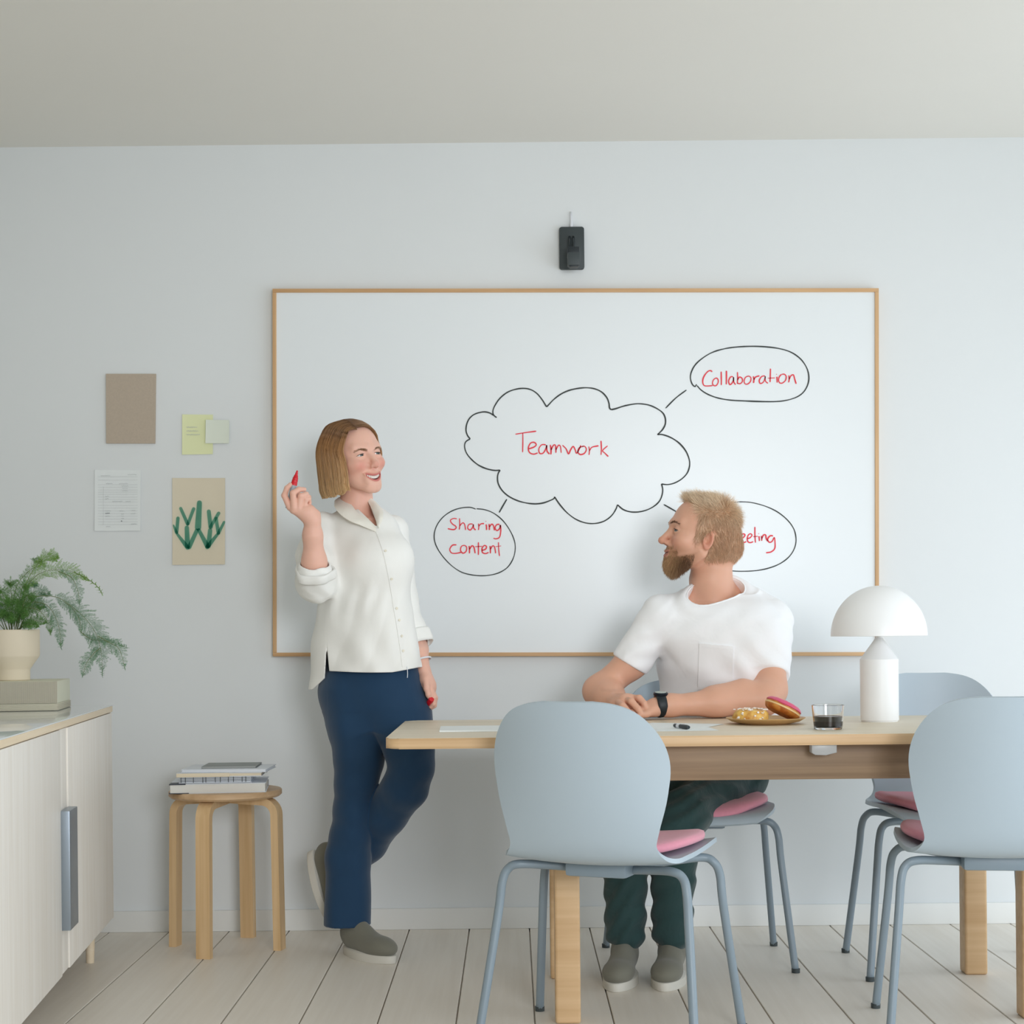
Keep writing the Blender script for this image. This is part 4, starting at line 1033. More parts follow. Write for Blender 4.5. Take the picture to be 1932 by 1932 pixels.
# ---- a head in its own frame (x to the person's right, y forward, z up, metres, origin between the ears at eye height)
def head_sdf(q, g):
    ax = np.abs(q[:, 0]); m = q.copy(); m[:, 0] = ax          # mirrored
    jw, br_w, ns = g['jaw'], g['brow'], g['nose']
    d = ell(q, (0, -0.014, 0.030), (0.073, 0.094, 0.086))
    if g.get('occ'): d = smin(d, ell(q, (0, -0.058, -0.020), (0.058, 0.058 + g['occ'], 0.062)), 0.025)
    d = smin(d, ell(q, (0, 0.028, 0.012), (0.065, 0.060, 0.080)), 0.03)
    d = smin(d, ell(q, (0, 0.034, -0.040), (0.054 * jw, 0.050, 0.062)), 0.03)
    d = smin(d, cone(m, (0.052 * jw, 0.004, -0.052), (0.016, 0.070, -0.100), 0.016, 0.015), 0.03)
    d = smin(d, ell(q, (0, 0.072, -0.101), (0.021 * jw, 0.019, 0.017)), 0.022)
    d = smin(d, ell(m, (0.041, 0.058, -0.030 + g['cheek'] * 0.3), (0.025, 0.024 + g['cheek'], 0.021)), 0.022)
    d = smin(d, cone(m, (0.044, 0.069, 0.024), (0.014, 0.085, 0.020), 0.0085, 0.0085 * br_w), 0.018)
    # eye sockets, then lids
    d = smax(d, -ell(m, (0.032, 0.100, -0.001), (0.019, 0.021, 0.0125)), 0.014)
    # nose
    n = cone(q, (0, 0.082, 0.014), (0, 0.106 + 0.004 * ns, -0.030), 0.0068, 0.0098)
    n = smin(n, ell(q, (0, 0.1055 + 0.006 * ns, -0.0345), (0.0105, 0.0115, 0.0095)), 0.008)
    n = smin(n, ell(m, (0.0120, 0.0965, -0.0375), (0.0078, 0.0105, 0.0072)), 0.007)
    d = smin(d, n, 0.012)
    d = smax(d, -cone(m, (0.0058, 0.104, -0.0475), (0.0068, 0.098, -0.040), 0.0030, 0.0026), 0.003)
    # smile folds
    d = smax(d, -chain(m, [(0.0175, 0.0985, -0.036), (0.0285, 0.0930, -0.050), (0.0345, 0.083, -0.066)], [0.002, 0.0026, 0.002]), 0.010)
    d = smin(d, ell(q, (0, 0.079, g['mouth_z'] + 0.002), (0.030, 0.018, 0.022)), 0.015)
    zc = g['mouth_z']; w = q.copy(); w[:, 2] = q[:, 2] - zc - g['smile'] * ax ** 2; op = g['open']
    yf = 0.0985 - 13.0 * ax ** 2
    hw = g['mouth_w']; fall = np.sqrt(np.clip(1 - (ax / hw) ** 2, 0, 1))
    for sg, r0, k in ((1, 0.0046 * g['lips'], 0.0), (-1, 0.0056 * g['lips'], 0.0)):
        dz = w[:, 2] - sg * (op + r0 * 0.75) * fall; dy = q[:, 1] - (yf - 0.0035)
        dx = np.maximum(ax - hw, 0)
        d = smin(d, np.sqrt(dy ** 2 + dz ** 2 + dx ** 2) - r0 * (0.35 + 0.65 * fall), 0.006)
    if op > 0.001:
        cav = np.sqrt((w[:, 2] / op) ** 2 + (ax / (hw * 0.93)) ** 2) - 1
        d = smax(d, -np.maximum(cav * op, 0.070 - q[:, 1]), 0.0016)
    else:
        d = smax(d, -(np.sqrt(w[:, 2] ** 2 + (q[:, 1] - yf - 0.002) ** 2 + np.maximum(ax - hw, 0) ** 2) - 0.0012), 0.003)
    d = smin(d, ell(q, (0, 0.083, -0.0925), (0.02, 0.008, 0.006)), 0.012)
    # eyelids around the eyeball
    e = m - V3(0.0320, 0.0712, 0.0); er = np.linalg.norm(e, axis=1)
    lid = er - 0.0168
    et = g['eye_open']
    zz = e[:, 2] + 0.12 * (e[:, 0]) - 6.0 * e[:, 0] ** 2 * 0 - 0.0002
    slit = np.sqrt((zz / et) ** 2 + (e[:, 0] / 0.0152) ** 2) - 1
    lid = np.minimum(smax(lid, -np.maximum(slit * et, -e[:, 1]), 0.0012), er - 0.0140)
    d = smin(d, lid, 0.004)
    # ears
    s_ear = g.get('ear', 1.0); c = V3(0.0725, -0.009, -0.015); R = frame((-0.30, 1, 0.0), (0.05, -0.50, 1.0))
    el = (m - c) @ R / s_ear
    dd = ell(el, (0, 0, 0), (0.0080, 0.0155, 0.0295))
    dd = smin(dd, ell(el, (0, 0.004, -0.026), (0.006, 0.0085, 0.010)), 0.008)
    rim = np.abs(np.sqrt((el[:, 1] / 0.0138) ** 2 + (el[:, 2] / 0.0275) ** 2) - 1) * 0.0138
    rimd = np.sqrt(rim ** 2 + (el[:, 0] - 0.006) ** 2) - 0.0034
    rimd = np.maximum(rimd, -(el[:, 2] + 0.018 + 0 * el[:, 1]) - 0.03)
    dd = smax(dd, -ell(el, (0.0085, 0.002, 0.002), (0.0075, 0.0100, 0.020)), 0.003)
    dd = smin(dd, rimd, 0.004)
    dd = smax(dd, -ell(el, (0.006, 0.0065, -0.006), (0.008, 0.0055, 0.0085)), 0.003)
    d = smin(d, dd * s_ear, 0.006)
    return d

def gate(fn, p, c, rad):
    """evaluate fn only near c (a cheap lower bound elsewhere)"""
    q = np.linalg.norm(p - c, axis=1); d = q - rad * 0.72; m = q < rad
    if m.any(): d[m] = fn(p[m])
    return d

# ================================================================== people
M_skin = attr_mat('skin', 0.48, 0.12, 0.08, 420.0, 0.4, 0.035, 45.0)
M_hair = attr_mat('hair', 0.42, 0.0, 0.0, spec=0.45, var=0.05, vscale=30)
M_eye = attr_mat('eye', 0.12, 0.0, 0.0, spec=0.5, var=0.0)
M_teeth = plain('teeth', srgb(238, 232, 222), 0.25, 0.02, 60)
M_mouth = plain('mouth_inside', srgb(110, 48, 46), 0.5, 0.1)
rng = np.random.default_rng(5)
def lin(r, g, b): return np.array(srgb(r, g, b)[:3])

def skin_colors(q, base, g, ok):
    """skin colour: lips, cheeks, nose, ears, beard shadow, painted nostril shade (q in the head frame)"""
    n = len(q); c = np.tile(base, (n, 1)); ax = np.abs(q[:, 0])
    def mixin(mask, col): 
        nonlocal c
        mk = np.clip(mask, 0, 1)[:, None] * ok[:, None]; c = c * (1 - mk) + col * mk
    mixin(np.exp(-(((ax - 0.043) / 0.020) ** 2 + ((q[:, 2] + 0.034) / 0.018) ** 2)) * (q[:, 1] > 0.02) * g['blush'], g['blush_col'])
    mixin(np.exp(-((ax / 0.014) ** 2 + ((q[:, 2] + 0.036) / 0.012) ** 2)) * (q[:, 1] > 0.09) * 0.4, g['blush_col'])
    mixin(np.clip((ax - 0.070) / 0.008, 0, 1) * (np.abs(q[:, 2]) < 0.045) * (q[:, 1] < 0.02) * 0.4, g['blush_col'])
    wz = q[:, 2] - g['mouth_z'] - g['smile'] * ax ** 2; hw = g['mouth_w']; fall = np.sqrt(np.clip(1 - (ax / hw) ** 2, 0, 1))
    e = np.abs(wz + 0.0005) / ((g['open'] + 0.0082 * g['lips']) * (0.25 + 0.75 * fall) + 1e-6)
    mixin(np.clip((1.15 - e) * 5, 0, 1) * (ax < hw) * (q[:, 1] > 0.07), g['lip'])
    mixin((np.linalg.norm((np.stack([ax, q[:, 1], q[:, 2]], 1) - V3(0.0058, 0.104, -0.046)) , axis=1) < 0.0042).astype(float) * 0.75, base * 0.35)  # shade inside the nostrils, put into the skin colour
    if 'scalp' in g: mixin(g['scalp'](q), g['scalp_col'])
    if 'stubble' in g: mixin(g['stubble'](q) * 0.75, g['stubble_col'])
    return c

def eyes_etc(per, R, o, s, g, gaze):
    w = lambda v: o + s * (R @ np.asarray(v, float))
    for sx in (1, -1):
        cen = w((0.0320 * sx, 0.0712, 0.0)); gz = R @ np.array(gaze, float); gz /= np.linalg.norm(gz)
        Rg = frame(gz, (0, 0, 1)); vs, fs, cs = [], [], []; nu, nv = 28, 26; r = 0.0148 * s
        for j in range(nv + 1):
            t = PI * j / nv
            for i in range(nu):
                a = 2 * PI * i / nu; l = np.array([math.sin(t) * math.cos(a), math.cos(t), math.sin(t) * math.sin(a)])
                vs.append(cen + Rg @ l * r * (1.03 if t < 0.5 else 1))
                ang = t
                cs.append((0.01, 0.01, 0.012) if ang < 0.20 else (g['iris'] if ang < 0.45 else ((0.05, 0.06, 0.07) if ang < 0.52 else (0.80, 0.78, 0.76))))
        for j in range(nv):
            for i in range(nu): fs.append((j * nu + i, j * nu + (i + 1) % nu, (j + 1) * nu + (i + 1) % nu, (j + 1) * nu + i))
        np_obj('eye', np.array(vs), np.array(fs), M_eye, per, np.array(cs))
        # lash line
        et = g['eye_open']; lash = []
        for k in range(11):
            x = -0.0148 + 0.0325 * k / 10; zz = et * math.sqrt(max(0, 1 - (x / 0.0152) ** 2)) - 0.12 * x - 0.35 * max(0, x - 0.0148); rr = 0.0171
            lash.append(w(((0.0320 + x) * sx, 0.0712 + math.sqrt(max(1e-6, rr ** 2 - x ** 2 - zz ** 2)), zz)))
        bm = bmesh.new(); add_tube(bm, lash, [0.0004 * s + 0.0007 * s * math.sin(PI * k / 10) for k in range(11)], 6)
        ob = bm_obj('eyelashes', bm, M_lash, None); ob.parent = per; ob.matrix_parent_inverse = per.matrix_world.inverted()

def hair_strands_from(verts, nrm, mask, n, flow, length, width, colfn, m=4, lift=0.35, jit=0.25, curl=0.0):
    idx = np.nonzero(mask)[0]; pick = rng.choice(idx, n, replace=True)
    p = verts[pick] + rng.normal(0, 0.0009, (n, 3)); nn = nrm[pick]; fl = flow(p, nn); L = length(p)[:, None] * rng.uniform(0.75, 1.2, (n, 1))
    d0 = nn * lift + fl + rng.normal(0, jit, (n, 3)); d0 /= np.linalg.norm(d0, axis=1, keepdims=True)
    pts = [p - nn * 0.001]; d = d0
    for k in range(m - 1):
        pts.append(pts[-1] + d * L / (m - 1)); d = d + fl * 0.18 - nn * 0.10 * 0 + rng.normal(0, curl, (n, 3)); d /= np.linalg.norm(d, axis=1, keepdims=True)
    path = np.stack(pts, 1); t = np.linspace(0, 1, m)
    rad = width * (1 - 0.75 * t[None]) * rng.uniform(0.7, 1.2, (n, 1))
    return path, rad, colfn(p, t, n)

def drape(name, grid_px, bvh, mat, parent, off=0.001, th=0.002, mi=None):
    """a cloth patch laid on a garment: grid rows of photo pixels are cast from the viewpoint on to the garment"""
    rows = []; cam0 = Vector((0, 0, EYE))
    for row in grid_px:
        r = []
        for x, y in row:
            dr = (P(x, y, 1.0) - cam0).normalized(); hit = bvh.ray_cast(cam0, dr)
            if hit[0] is None: hit = (P(x, y, 5.0), Vector((0, -1, 0)), 0, 0)
            r.append((hit[0], hit[1] if hit[1].dot(dr) < 0 else -hit[1]))
        rows.append(r)
    H, Wd = len(rows), len(rows[0]); vs = []; fs = []
    for k in (1, 0):
        for r in rows:
            for h, n_ in r: vs.append(h + n_ * (off + th * k))
    K = H * Wd
    for j in range(H - 1):
        for i in range(Wd - 1):
            a = j * Wd + i; fs.append((a, a + 1, a + Wd + 1, a + Wd)); fs.append((a + K, a + K + Wd, a + K + Wd + 1, a + K + 1))
    for i in range(Wd - 1):
        fs.append((i, i + K, i + K + 1, i + 1)); a = (H - 1) * Wd + i; fs.append((a, a + 1, a + K + 1, a + K))
    for j in range(H - 1):
        a = j * Wd; fs.append((a, a + Wd, a + Wd + K, a + K)); a += Wd - 1; fs.append((a, a + K, a + K + Wd, a + Wd))
    bm = bmesh.new(); vv = [bm.verts.new(v) for v in vs]
    for f in fs:
        try: bm.faces.new([vv[i] for i in f])
        except ValueError: pass
    o = bm_obj(name, bm, mat, None); sharp(o, 50); o.parent = parent; o.matrix_parent_inverse = parent.matrix_world.inverted(); return o
def own(o, per): o.parent = per; o.matrix_parent_inverse = per.matrix_world.inverted(); return o
M_lash = plain('dark_lash', srgb(58, 42, 34), 0.6, 0.05)

def join_meshes(parts):
    vs, fs, ns, n0 = [], [], [], 0
    for v, f, n_ in parts: vs.append(v); fs.append(f + n0); ns.append(n_); n0 += len(v)
    return np.concatenate(vs), np.concatenate(fs), np.concatenate(ns)
def boxd(p, lo, hi):
    c = (np.asarray(lo) + np.asarray(hi)) / 2; h = (np.asarray(hi) - np.asarray(lo)) / 2
    return np.max(np.abs(p - c) - h, axis=1)
def limb(pts, rads, k=0.02):
    P_ = [W(*q) for q in pts]; return lambda p: chain(p, P_, rads, k)

QUICK = globals().get('QUICK', 1.0)      # sampling step factor

# ------------------------------------------------------------------ the standing woman
gW = dict(mouth_z=-0.0745, lips=0.70, jaw=0.97, brow=0.75, nose=0.2, cheek=0.006, smile=15.0, open=0.0062, mouth_w=0.0295, eye_open=0.0034, blush=0.55, blush_col=lin(214, 122, 108), lip=lin(206, 120, 112), iris=(0.12, 0.15, 0.13))
skinW = lin(236, 186, 166)
sW = 0.965
fW = np.array([0.66, -0.75, 0.05]); rightW = np.cross(fW, (0, 0, 1)); upW = np.array([0, 0, 1.0]) + rightW / np.linalg.norm(rightW) * 0.15 - fW * 0.06
RW = frame(fW, upW); oW = W(698, 857, 4.97) - sW * (RW @ V3(0, 0.086, 0.0))
toW = lambda p: ((p - oW) @ RW) / sW
neckW = [W(676, 905, 5.06), W(672, 950, 5.075), W(676, 1000, 5.08)]
rfa = [W(598, 1094, 4.92), W(593, 1060, 4.88), W(590, 1010, 4.855), W(589.5, 984, 4.845)]
lfa = [W(775, 1180, 5.09), W(789, 1225, 5.06), W(799, 1266, 5.02)]
def hand_rW(p):
    d = smin(cone(p, W(589.5, 984, 4.845), W(578, 968, 4.835), 0.0235, 0.024), cone(p, W(590, 975, 4.845), W(596, 970, 4.85), 0.017, 0.012), 0.02)
    d = smin(d, cone(p, W(577, 967, 4.835), W(555, 961, 4.822), 0.022, 0.0145), 0.015)
    d = smin(d, cone(p, W(582, 965, 4.84), W(570, 961, 4.835), 0.018, 0.012), 0.012)
    fin = [([(547, 957, 4.822), (536.5, 935, 4.818), (541.5, 921, 4.828), (547.5, 914.5, 4.838)], [.0105, .0088, .0078, .0066]),
           ([(555, 957, 4.815), (553, 930.5, 4.808), (564, 923.5, 4.822), (574, 923.5, 4.836)], [.0108, .0090, .0080, .0066]),
           ([(564, 958.5, 4.818), (567.5, 936, 4.812), (577.5, 932.5, 4.824), (583.5, 938, 4.838)], [.0102, .0085, .0076, .0062]),
           ([(573, 959, 4.824), (577, 942, 4.820), (582.5, 941.5, 4.828), (584.5, 948, 4.838)], [.0092, .0074, .0066, .0055])]
    for pts, rr in fin: d = smin(d, chain(p, [W(*q) for q in pts], rr, 0.003), 0.0035)
    th = chain(p, [W(*q) for q in ((586, 966, 4.855), (573, 948, 4.875), (562, 934, 4.872), (556, 925, 4.865))], [.013, .0105, .009, .0075], 0.004)
    return smin(d, th, 0.006)
def hand_lW(p):
    d = cone(p, W(799, 1266, 5.02), W(808, 1292, 5.01), 0.021, 0.0235)
    d = smin(d, cone(p, W(803, 1282, 5.0), W(813, 1300, 5.01), 0.018, 0.014), 0.015)
    fin = [([(812, 1298, 4.995), (818.5, 1316, 4.985), (818, 1328, 4.985), (813, 1333.5, 4.99)], [.0098, .0082, .0074, .0064]),
           ([(813, 1299, 5.012), (821, 1317, 5.006), (819.5, 1331, 5.006), (814, 1335.5, 5.008)], [.0098, .0084, .0075, .0064]),
           ([(810, 1300, 5.03), (818, 1318, 5.026), (816, 1332, 5.024), (810, 1335, 5.02)], [.0094, .008, .0072, .006]),
           ([(807, 1299, 5.045), (812, 1315, 5.044), (811, 1327, 5.04), (806, 1330, 5.036)], [.0085, .007, .0064, .0055])]
    for pts, rr in fin: d = smin(d, chain(p, [W(*q) for q in pts], rr, 0.003), 0.0035)
    return smin(d, chain(p, [W(*q) for q in ((803.5, 1282, 4.99), (805, 1299, 4.98), (808.5, 1311, 4.978), (811, 1317, 4.98))], [.0115, .0095, .0085, .0068], 0.004), 0.005)
torsoW_core = gencyl([(985, 640, 722, 5.09), (1010, 625, 738, 5.08), (1080, 622, 748, 5.06), (1180, 618, 752, 5.06), (1290, 612, 775, 5.06), (1340, 630, 770, 5.06)], -0.65, 0.68)
chestW = [W(694, 985, 5.045), W(714, 1020, 5.0)]
leg1W = ([(668, 1300, 5.05), (676, 1455, 5.03), (664, 1620, 5.06), (656, 1735, 5.08)], [0.072, 0.046, 0.040, 0.035])
leg2W = ([(748, 1300, 5.05), (777, 1448, 4.965), (763, 1487, 4.985), (700, 1575, 5.11), (655, 1625, 5.175)], [0.070, 0.046, 0.046, 0.042, 0.034])
def bodyW(p):
    d = gate(lambda v: head_sdf(toW(v), gW) * sW, p, oW, 0.21)
    d = smin(d, chain(p, neckW, [0.046, 0.047, 0.056], 0.02), 0.018)
    d = smin(d, cone(p, neckW[2], chestW[1], 0.050, 0.045), 0.025)
    d = smin(d, torsoW_core(p), 0.03)
    d = smin(d, smin(chain(p, [W(612, 1002, 5.05), W(598, 1080, 4.965), rfa[0]], [0.040, 0.035, 0.034], 0.02), chain(p, rfa, [0.034, 0.0345, 0.0265, 0.0225], 0.02), 0.02), 0.015)
    d = smin(d, gate(hand_rW, p, W(570, 945, 4.84), 0.16), 0.008)
    d = smin(d, chain(p, [W(735, 1004, 5.095), W(755, 1120, 5.12)] + lfa, [0.038, 0.033, 0.031, 0.028, 0.0215], 0.02), 0.02)
    d = smin(d, gate(hand_lW, p, W(810, 1300, 5.01), 0.16), 0.008)
    for pts, rr in (leg1W, leg2W): d = smin(d, chain(p, [W(*q) for q in pts], rr, 0.03), 0.03)
    return d
def around(pts, r):
    a = np.array(pts); return a.min(0) - r, a.max(0) + r
hb = (oW - V3(.135, .135, .16), oW + V3(.135, .135, .135))
hb[0][2] = W(690, 1010, 5.0)[2]
rb2 = around([W(530, 905, 4.80), W(605, 1085, 4.80), W(560, 905, 4.92)], 0.03)
lb2 = around([W(785, 1240, 5.07), W(825, 1340, 4.96)], 0.03)
parts = [nets(bodyW, *hb, 0.0019 * QUICK), nets(bodyW, *rb2, 0.0017 * QUICK), nets(bodyW, *lb2, 0.0018 * QUICK)]
def coarseW(p):
    d = bodyW(p)
    for b in (hb, rb2, lb2): d = np.maximum(d, -boxd(p, b[0] + 0.004, b[1] - 0.004))
    return d
parts.append(nets(coarseW, (W(540, 1100, 5)[0], 4.75, 0.05), (W(830, 1100, 5)[0], 5.3, 1.5), 0.009 * QUICK))
bv, bf, bn = join_meshes(parts)
okW = (np.arange(len(bv)) < len(parts[0][0])).astype(float)
woman = np_obj('person', bv, bf, M_skin, None, skin_colors(toW(bv), skinW, gW, okW))
tag(woman, 'standing woman with a blond bob, white blouse and navy trousers raising a red marker', 'person')
eyes_etc(woman, RW, oW, sW, gW, (-0.12, 1, -0.06))
wW = lambda v: oW + sW * (RW @ np.asarray(v, float))
# teeth: an arched row behind the lips
def teeth_row(per, w, g):
    bm = bmesh.new(); n = 9
    for k in range(-n // 2 + 1, n // 2 + 1):
        x = 0.0054 * k; y = 0.0915 - 13 * x * x; z = g['mouth_z'] + g['smile'] * x * x + g['open'] * 0.25
        h = g['open'] * 1.5
        add_box(bm, (-0.0026, -0.003, -h / 2), (0.0026, 0.0012, h / 2), 0.0011, 2, Matrix.Translation((x, y, z)) @ Matrix.Rotation(-math.atan(26 * x), 4, 'Z'))
    for v in bm.verts: v.co = Vector(w(v.co))
    own(bm_obj('teeth', bm, M_teeth, None), per)
    bm = bmesh.new(); add_lathe(bm, [(0, 0.006), (0.008, 0.005), (0.012, 0), (0.008, -0.005), (0, -0.006)], 24, Matrix.Translation((0, 0.074, g['mouth_z'] + 0.004)) @ Matrix.Diagonal((1.9, 0.7, 1.2, 1)))
    for v in bm.verts: v.co = Vector(w(v.co))
    own(bm_obj('mouth_interior', bm, M_mouth, None), per)
teeth_row(woman, wW, gW)
hv, hn = parts[0][0], parts[0][2]; hq = toW(hv)
# eyebrows
def brows(per, hv, hn, hq, w, R, col, n, wd, zoff=0.0):
    ax = np.abs(hq[:, 0]); tb = np.clip((ax - 0.013) / 0.036, 0, 1); arch = 0.0225 + zoff + 0.0015 + 0.0055 * np.sin(tb * PI * 0.9) - 0.0035 * tb ** 2
    mask = (ax > 0.013) & (ax < 0.050) & (np.abs(hq[:, 2] - arch) < wd * (1.15 - (ax - 0.013) / 0.05)) & (hq[:, 1] > 0.04)
    if mask.sum() < 10: return
    def flow(p, nn):
        q = (p - per_o) @ R; d = np.stack([np.sign(q[:, 0]) * 0.9, -0.2 * np.ones(len(q)), 0.25 * np.ones(len(q))], 1); return d @ R.T
    per_o = w((0, 0, 0))
    path, rad, col_ = hair_strands_from(hv, hn, mask, n, flow, lambda p: np.full(len(p), 0.0075), 0.00035, lambda p, t, n: np.tile(col, (n, len(t), 1)) * rng.uniform(0.8, 1.2, (n, 1, 1)), 3, 0.12, 0.12)
    strands('eyebrows', path, rad, col_, M_hair, per)
brows(woman, hv, hn, hq, wW, RW, lin(150, 112, 82), 620, 0.0021, -0.0115)

# hair: a chin-length bob falling from a side parting
def bob():
    part = catmull([(0.026, 0.082, 0.074), (0.027, 0.060, 0.100), (0.022, 0.015, 0.1215), (0.012, -0.045, 0.116), (0.0, -0.082, 0.085)], 10)
    part = np.array([list(v) for v in part])
    def guide(phi, lay):
        """phi: degrees, 0 = front, +90 = her right; lay: 0 outer .. 1 inner"""
        a = math.radians(phi); s_, c_ = math.sin(a), math.cos(a); k = 1 - 0.10 * lay
        f = min(1, max(0, (abs(phi) - 45) / 135)) ** 0.8
        i = min(len(part) - 1, int(f * (len(part) - 1))); st = part[i] * (1 - 0.03 * lay)
        def ring(A, B, z, y0=-0.010): return ((A + bk * 0.012) * s_ * k, y0 + B * c_ * k, z)
        front = max(0, c_); bk = max(0, -c_)
        p1 = ring(0.070, 0.078, 0.103 - 0.006 * front); p1 = tuple(0.45 * np.array(p1) + 0.55 * np.array([p1[0], p1[1], max(p1[2], 0.104)]))
        pts = [st, np.array(st) * 0.35 + np.array(ring(0.081, 0.093, 0.104)) * 0.65, ring(0.0905, 0.105 + bk * 0.010, 0.052), ring(0.0965, 0.111 + bk * 0.020, -0.008), ring(0.0985, 0.109 + bk * 0.026, -0.060), ring(0.1005, 0.107 + bk * 0.030, -0.090 + bk * 0.004), ring(0.098, 0.103 + bk * 0.028, -0.111 + bk * 0.006 - 0.004 * math.sin(phi * 0.3))]
        if phi < 0:          # the far side is swept back behind the cheek
            w_ = max(0, (120 + phi) / 60)
            for i_, kk_ in ((2, 4), (3, 14), (4, 36), (5, 50), (6, 56)):
                b_ = math.radians(kk_ * w_); x_, y_, z_ = pts[i_]; y_ += 0.010
                pts[i_] = (x_ * math.cos(b_) - y_ * math.sin(b_), x_ * math.sin(b_) + y_ * math.cos(b_) - 0.010, z_); 
                sc_ = 1 - 0.09 * w_ * kk_ / 68; pts[i_] = (pts[i_][0] * sc_, pts[i_][1] * sc_, z_)
        if phi >= 0: wn = min(1, max(0, (105 - phi) / 40)); off_ = np.array([0.007, 0.005, 0.012])
        else: wn = min(0.9, max(0, (115 + phi) / 45)); off_ = np.array([-0.004, 0.012, 0.008])
        pts[1] = tuple((1 - wn) * np.array(pts[1]) + wn * (0.5 * np.array(st) + 0.5 * np.array(pts[2]) + off_)); pts[2] = tuple((1 - 0.42 * wn) * np.array(pts[2]) + 0.42 * wn * np.array(pts[3]) + (np.array([0.004, 0.002, 0]) * wn if phi >= 0 else 0))
        if 0 <= phi < 75:    # the strands that frame the face hug the cheek
            w_ = (75 - abs(phi)) / 30
            pts[3] = tuple(np.array(pts[3]) * (1 - 0.06 * w_)); pts[4] = tuple(np.array(pts[4]) * (1 - 0.10 * w_)); pts[5] = tuple(np.array(pts[5]) * (1 - 0.10 * w_)); pts[6] = tuple(np.array(pts[6]) * (1 - 0.10 * w_))
        return np.array([list(v) for v in catmull([tuple(p) for p in pts], 4)])
    def outside(v, gap):
        sh = v.shape; q = v.reshape(-1, 3).copy(); gp = np.broadcast_to(gap, sh[:-1]).reshape(-1)
        for _ in range(2):
            d0 = head_sdf(q, gW); gr = np.stack([(head_sdf(q + np.eye(3)[i] * 0.002, gW) - d0) / 0.002 for i in range(3)], 1)
            gr /= np.maximum(np.linalg.norm(gr, axis=1, keepdims=True), 1e-6); q = q + gr * np.clip(gp - d0, 0, 0.02)[:, None] * (q[:, 2] > -0.01)[:, None]
        return q.reshape(sh)
    # solid under-layer
    phis = np.concatenate([np.linspace(56, 180, 40), np.linspace(180, 360 - 62, 36)[1:]])
    phis = np.where(phis > 180, phis - 360, phis)
    vs, fs = [], []
    for lay in (0.30, 1.0):
        for ph in phis: vs.append(guide(ph, lay))
    m = len(vs[0]); n = len(phis); vs = np.concatenate(vs); K = n * m; vs[:K] = outside(vs[:K], 0.0055); vs[K:] = outside(vs[K:], 0.0015)
    for i in range(n - 1):
        for j in range(m - 1):
            a = i * m + j; fs.append((a, a + 1, a + m + 1, a + m)); fs.append((a + K, a + K + m, a + K + m + 1, a + K + 1))
    for j in range(m - 1):
        fs.append((j, j + K, j + K + 1, j + 1)); a = (n - 1) * m + j; fs.append((a, a + 1, a + K + 1, a + K))
    for i in range(n - 1): a = i * m + m - 1; fs.append((a, a + K, a + K + m, a + m))
    root, mid, tip = lin(120, 86, 58), lin(184, 136, 88), lin(226, 188, 136)
    def colr(t):
        t = np.asarray(t)[..., None]; return np.where(t < 0.35, root + (mid - root) * (t / 0.35), mid + (tip - mid) * ((t - 0.35) / 0.65))
    cs = np.tile(colr(np.linspace(0, 1, m)) * 0.8, (2 * n, 1))
    hair = np_obj('hair', oW + sW * (vs @ RW.T), np.array(fs), M_hair, woman, cs)
    # strands in locks
    paths, rads, cols = [], [], []
    for k in range(4800):
        ph = rng.uniform(54, 360 - 62); lock = math.sin(ph * 0.55) * 1.6 + math.sin(ph * 1.31 + 1) * 1.2
        ph2 = ph + lock; ph2 = ph2 if ph2 <= 180 else ph2 - 360
        lay = rng.uniform(-0.12, 0.32) + 0.10 * math.sin(ph * 0.9)
        g_ = guide(ph2, lay); g_ = g_ + np.cumsum(rng.normal(0, 0.00022, g_.shape), 0)
        cut = rng.uniform(0.97, 1.0); paths.append(g_[0] + (g_ - g_[0]) * 1.0 if False else g_)
        t = np.linspace(0, 1, m); rads.append(0.00068 * (1 - 0.5 * t ** 4) * rng.uniform(0.6, 1.3))
        tone = 1.02 + 0.13 * math.sin(ph * 0.9) + 0.1 * math.sin(ph * 2.3 + 1) + rng.normal(0, 0.13)
        cols.append(colr(t) * max(0.45, tone))
    pth = np.array(paths); pth = outside(pth, 0.006 + 0.004 * rng.uniform(0, 1, (len(pth), 1))); path = oW + sW * (pth @ RW.T)
    strands('hair_strands', path, np.array(rads), np.array(cols), M_hair, hair)
bob()

# blouse
M_blouse = cloth('white_linen', srgb(248, 247, 243), 0.85, 0.35, 700, 0.30, 7.0, 0.015, 0.1, (1, 1, 0.45))
M_blouse2 = cloth('white_linen_trim', srgb(246, 243, 233), 0.85, 0.35, 700, 0.05, 30.0, 0.02, 0.1)
torsoW = gencyl([(944, 668, 700, 5.075), (955, 650, 714, 5.075), (968, 622, 736, 5.075), (982, 606, 748, 5.07), (1005, 600, 757, 5.06), (1040, 600, 766, 5.045), (1080, 602, 771, 5.035), (1120, 603, 777, 5.035), (1160, 596, 783, 5.04), (1200, 588, 789, 5.045), (1240, 586, 794, 5.05), (1270, 584, 797, 5.055), (1310, 582, 799, 5.06)], -0.62, 0.66)
ruA = [W(608, 1000, 5.05), W(597, 1050, 5.005), W(597, 1096, 4.955)]
elbowW = W(597, 1100, 4.945)
luA = [W(741, 1000, 5.09), W(753, 1060, 5.115), W(760, 1120, 5.12), W(778, 1185, 5.085), W(787, 1206, 5.07)]
def fold(p, w):
    return w * (np.sin(p[:, 0] * 70 + 3 * np.sin(p[:, 2] * 14) + p[:, 1] * 25) * 0.6 + np.sin(p[:, 0] * 31 - p[:, 2] * 9 + 1.3) + 0.5 * np.sin(p[:, 2] * 38 + p[:, 0] * 40))
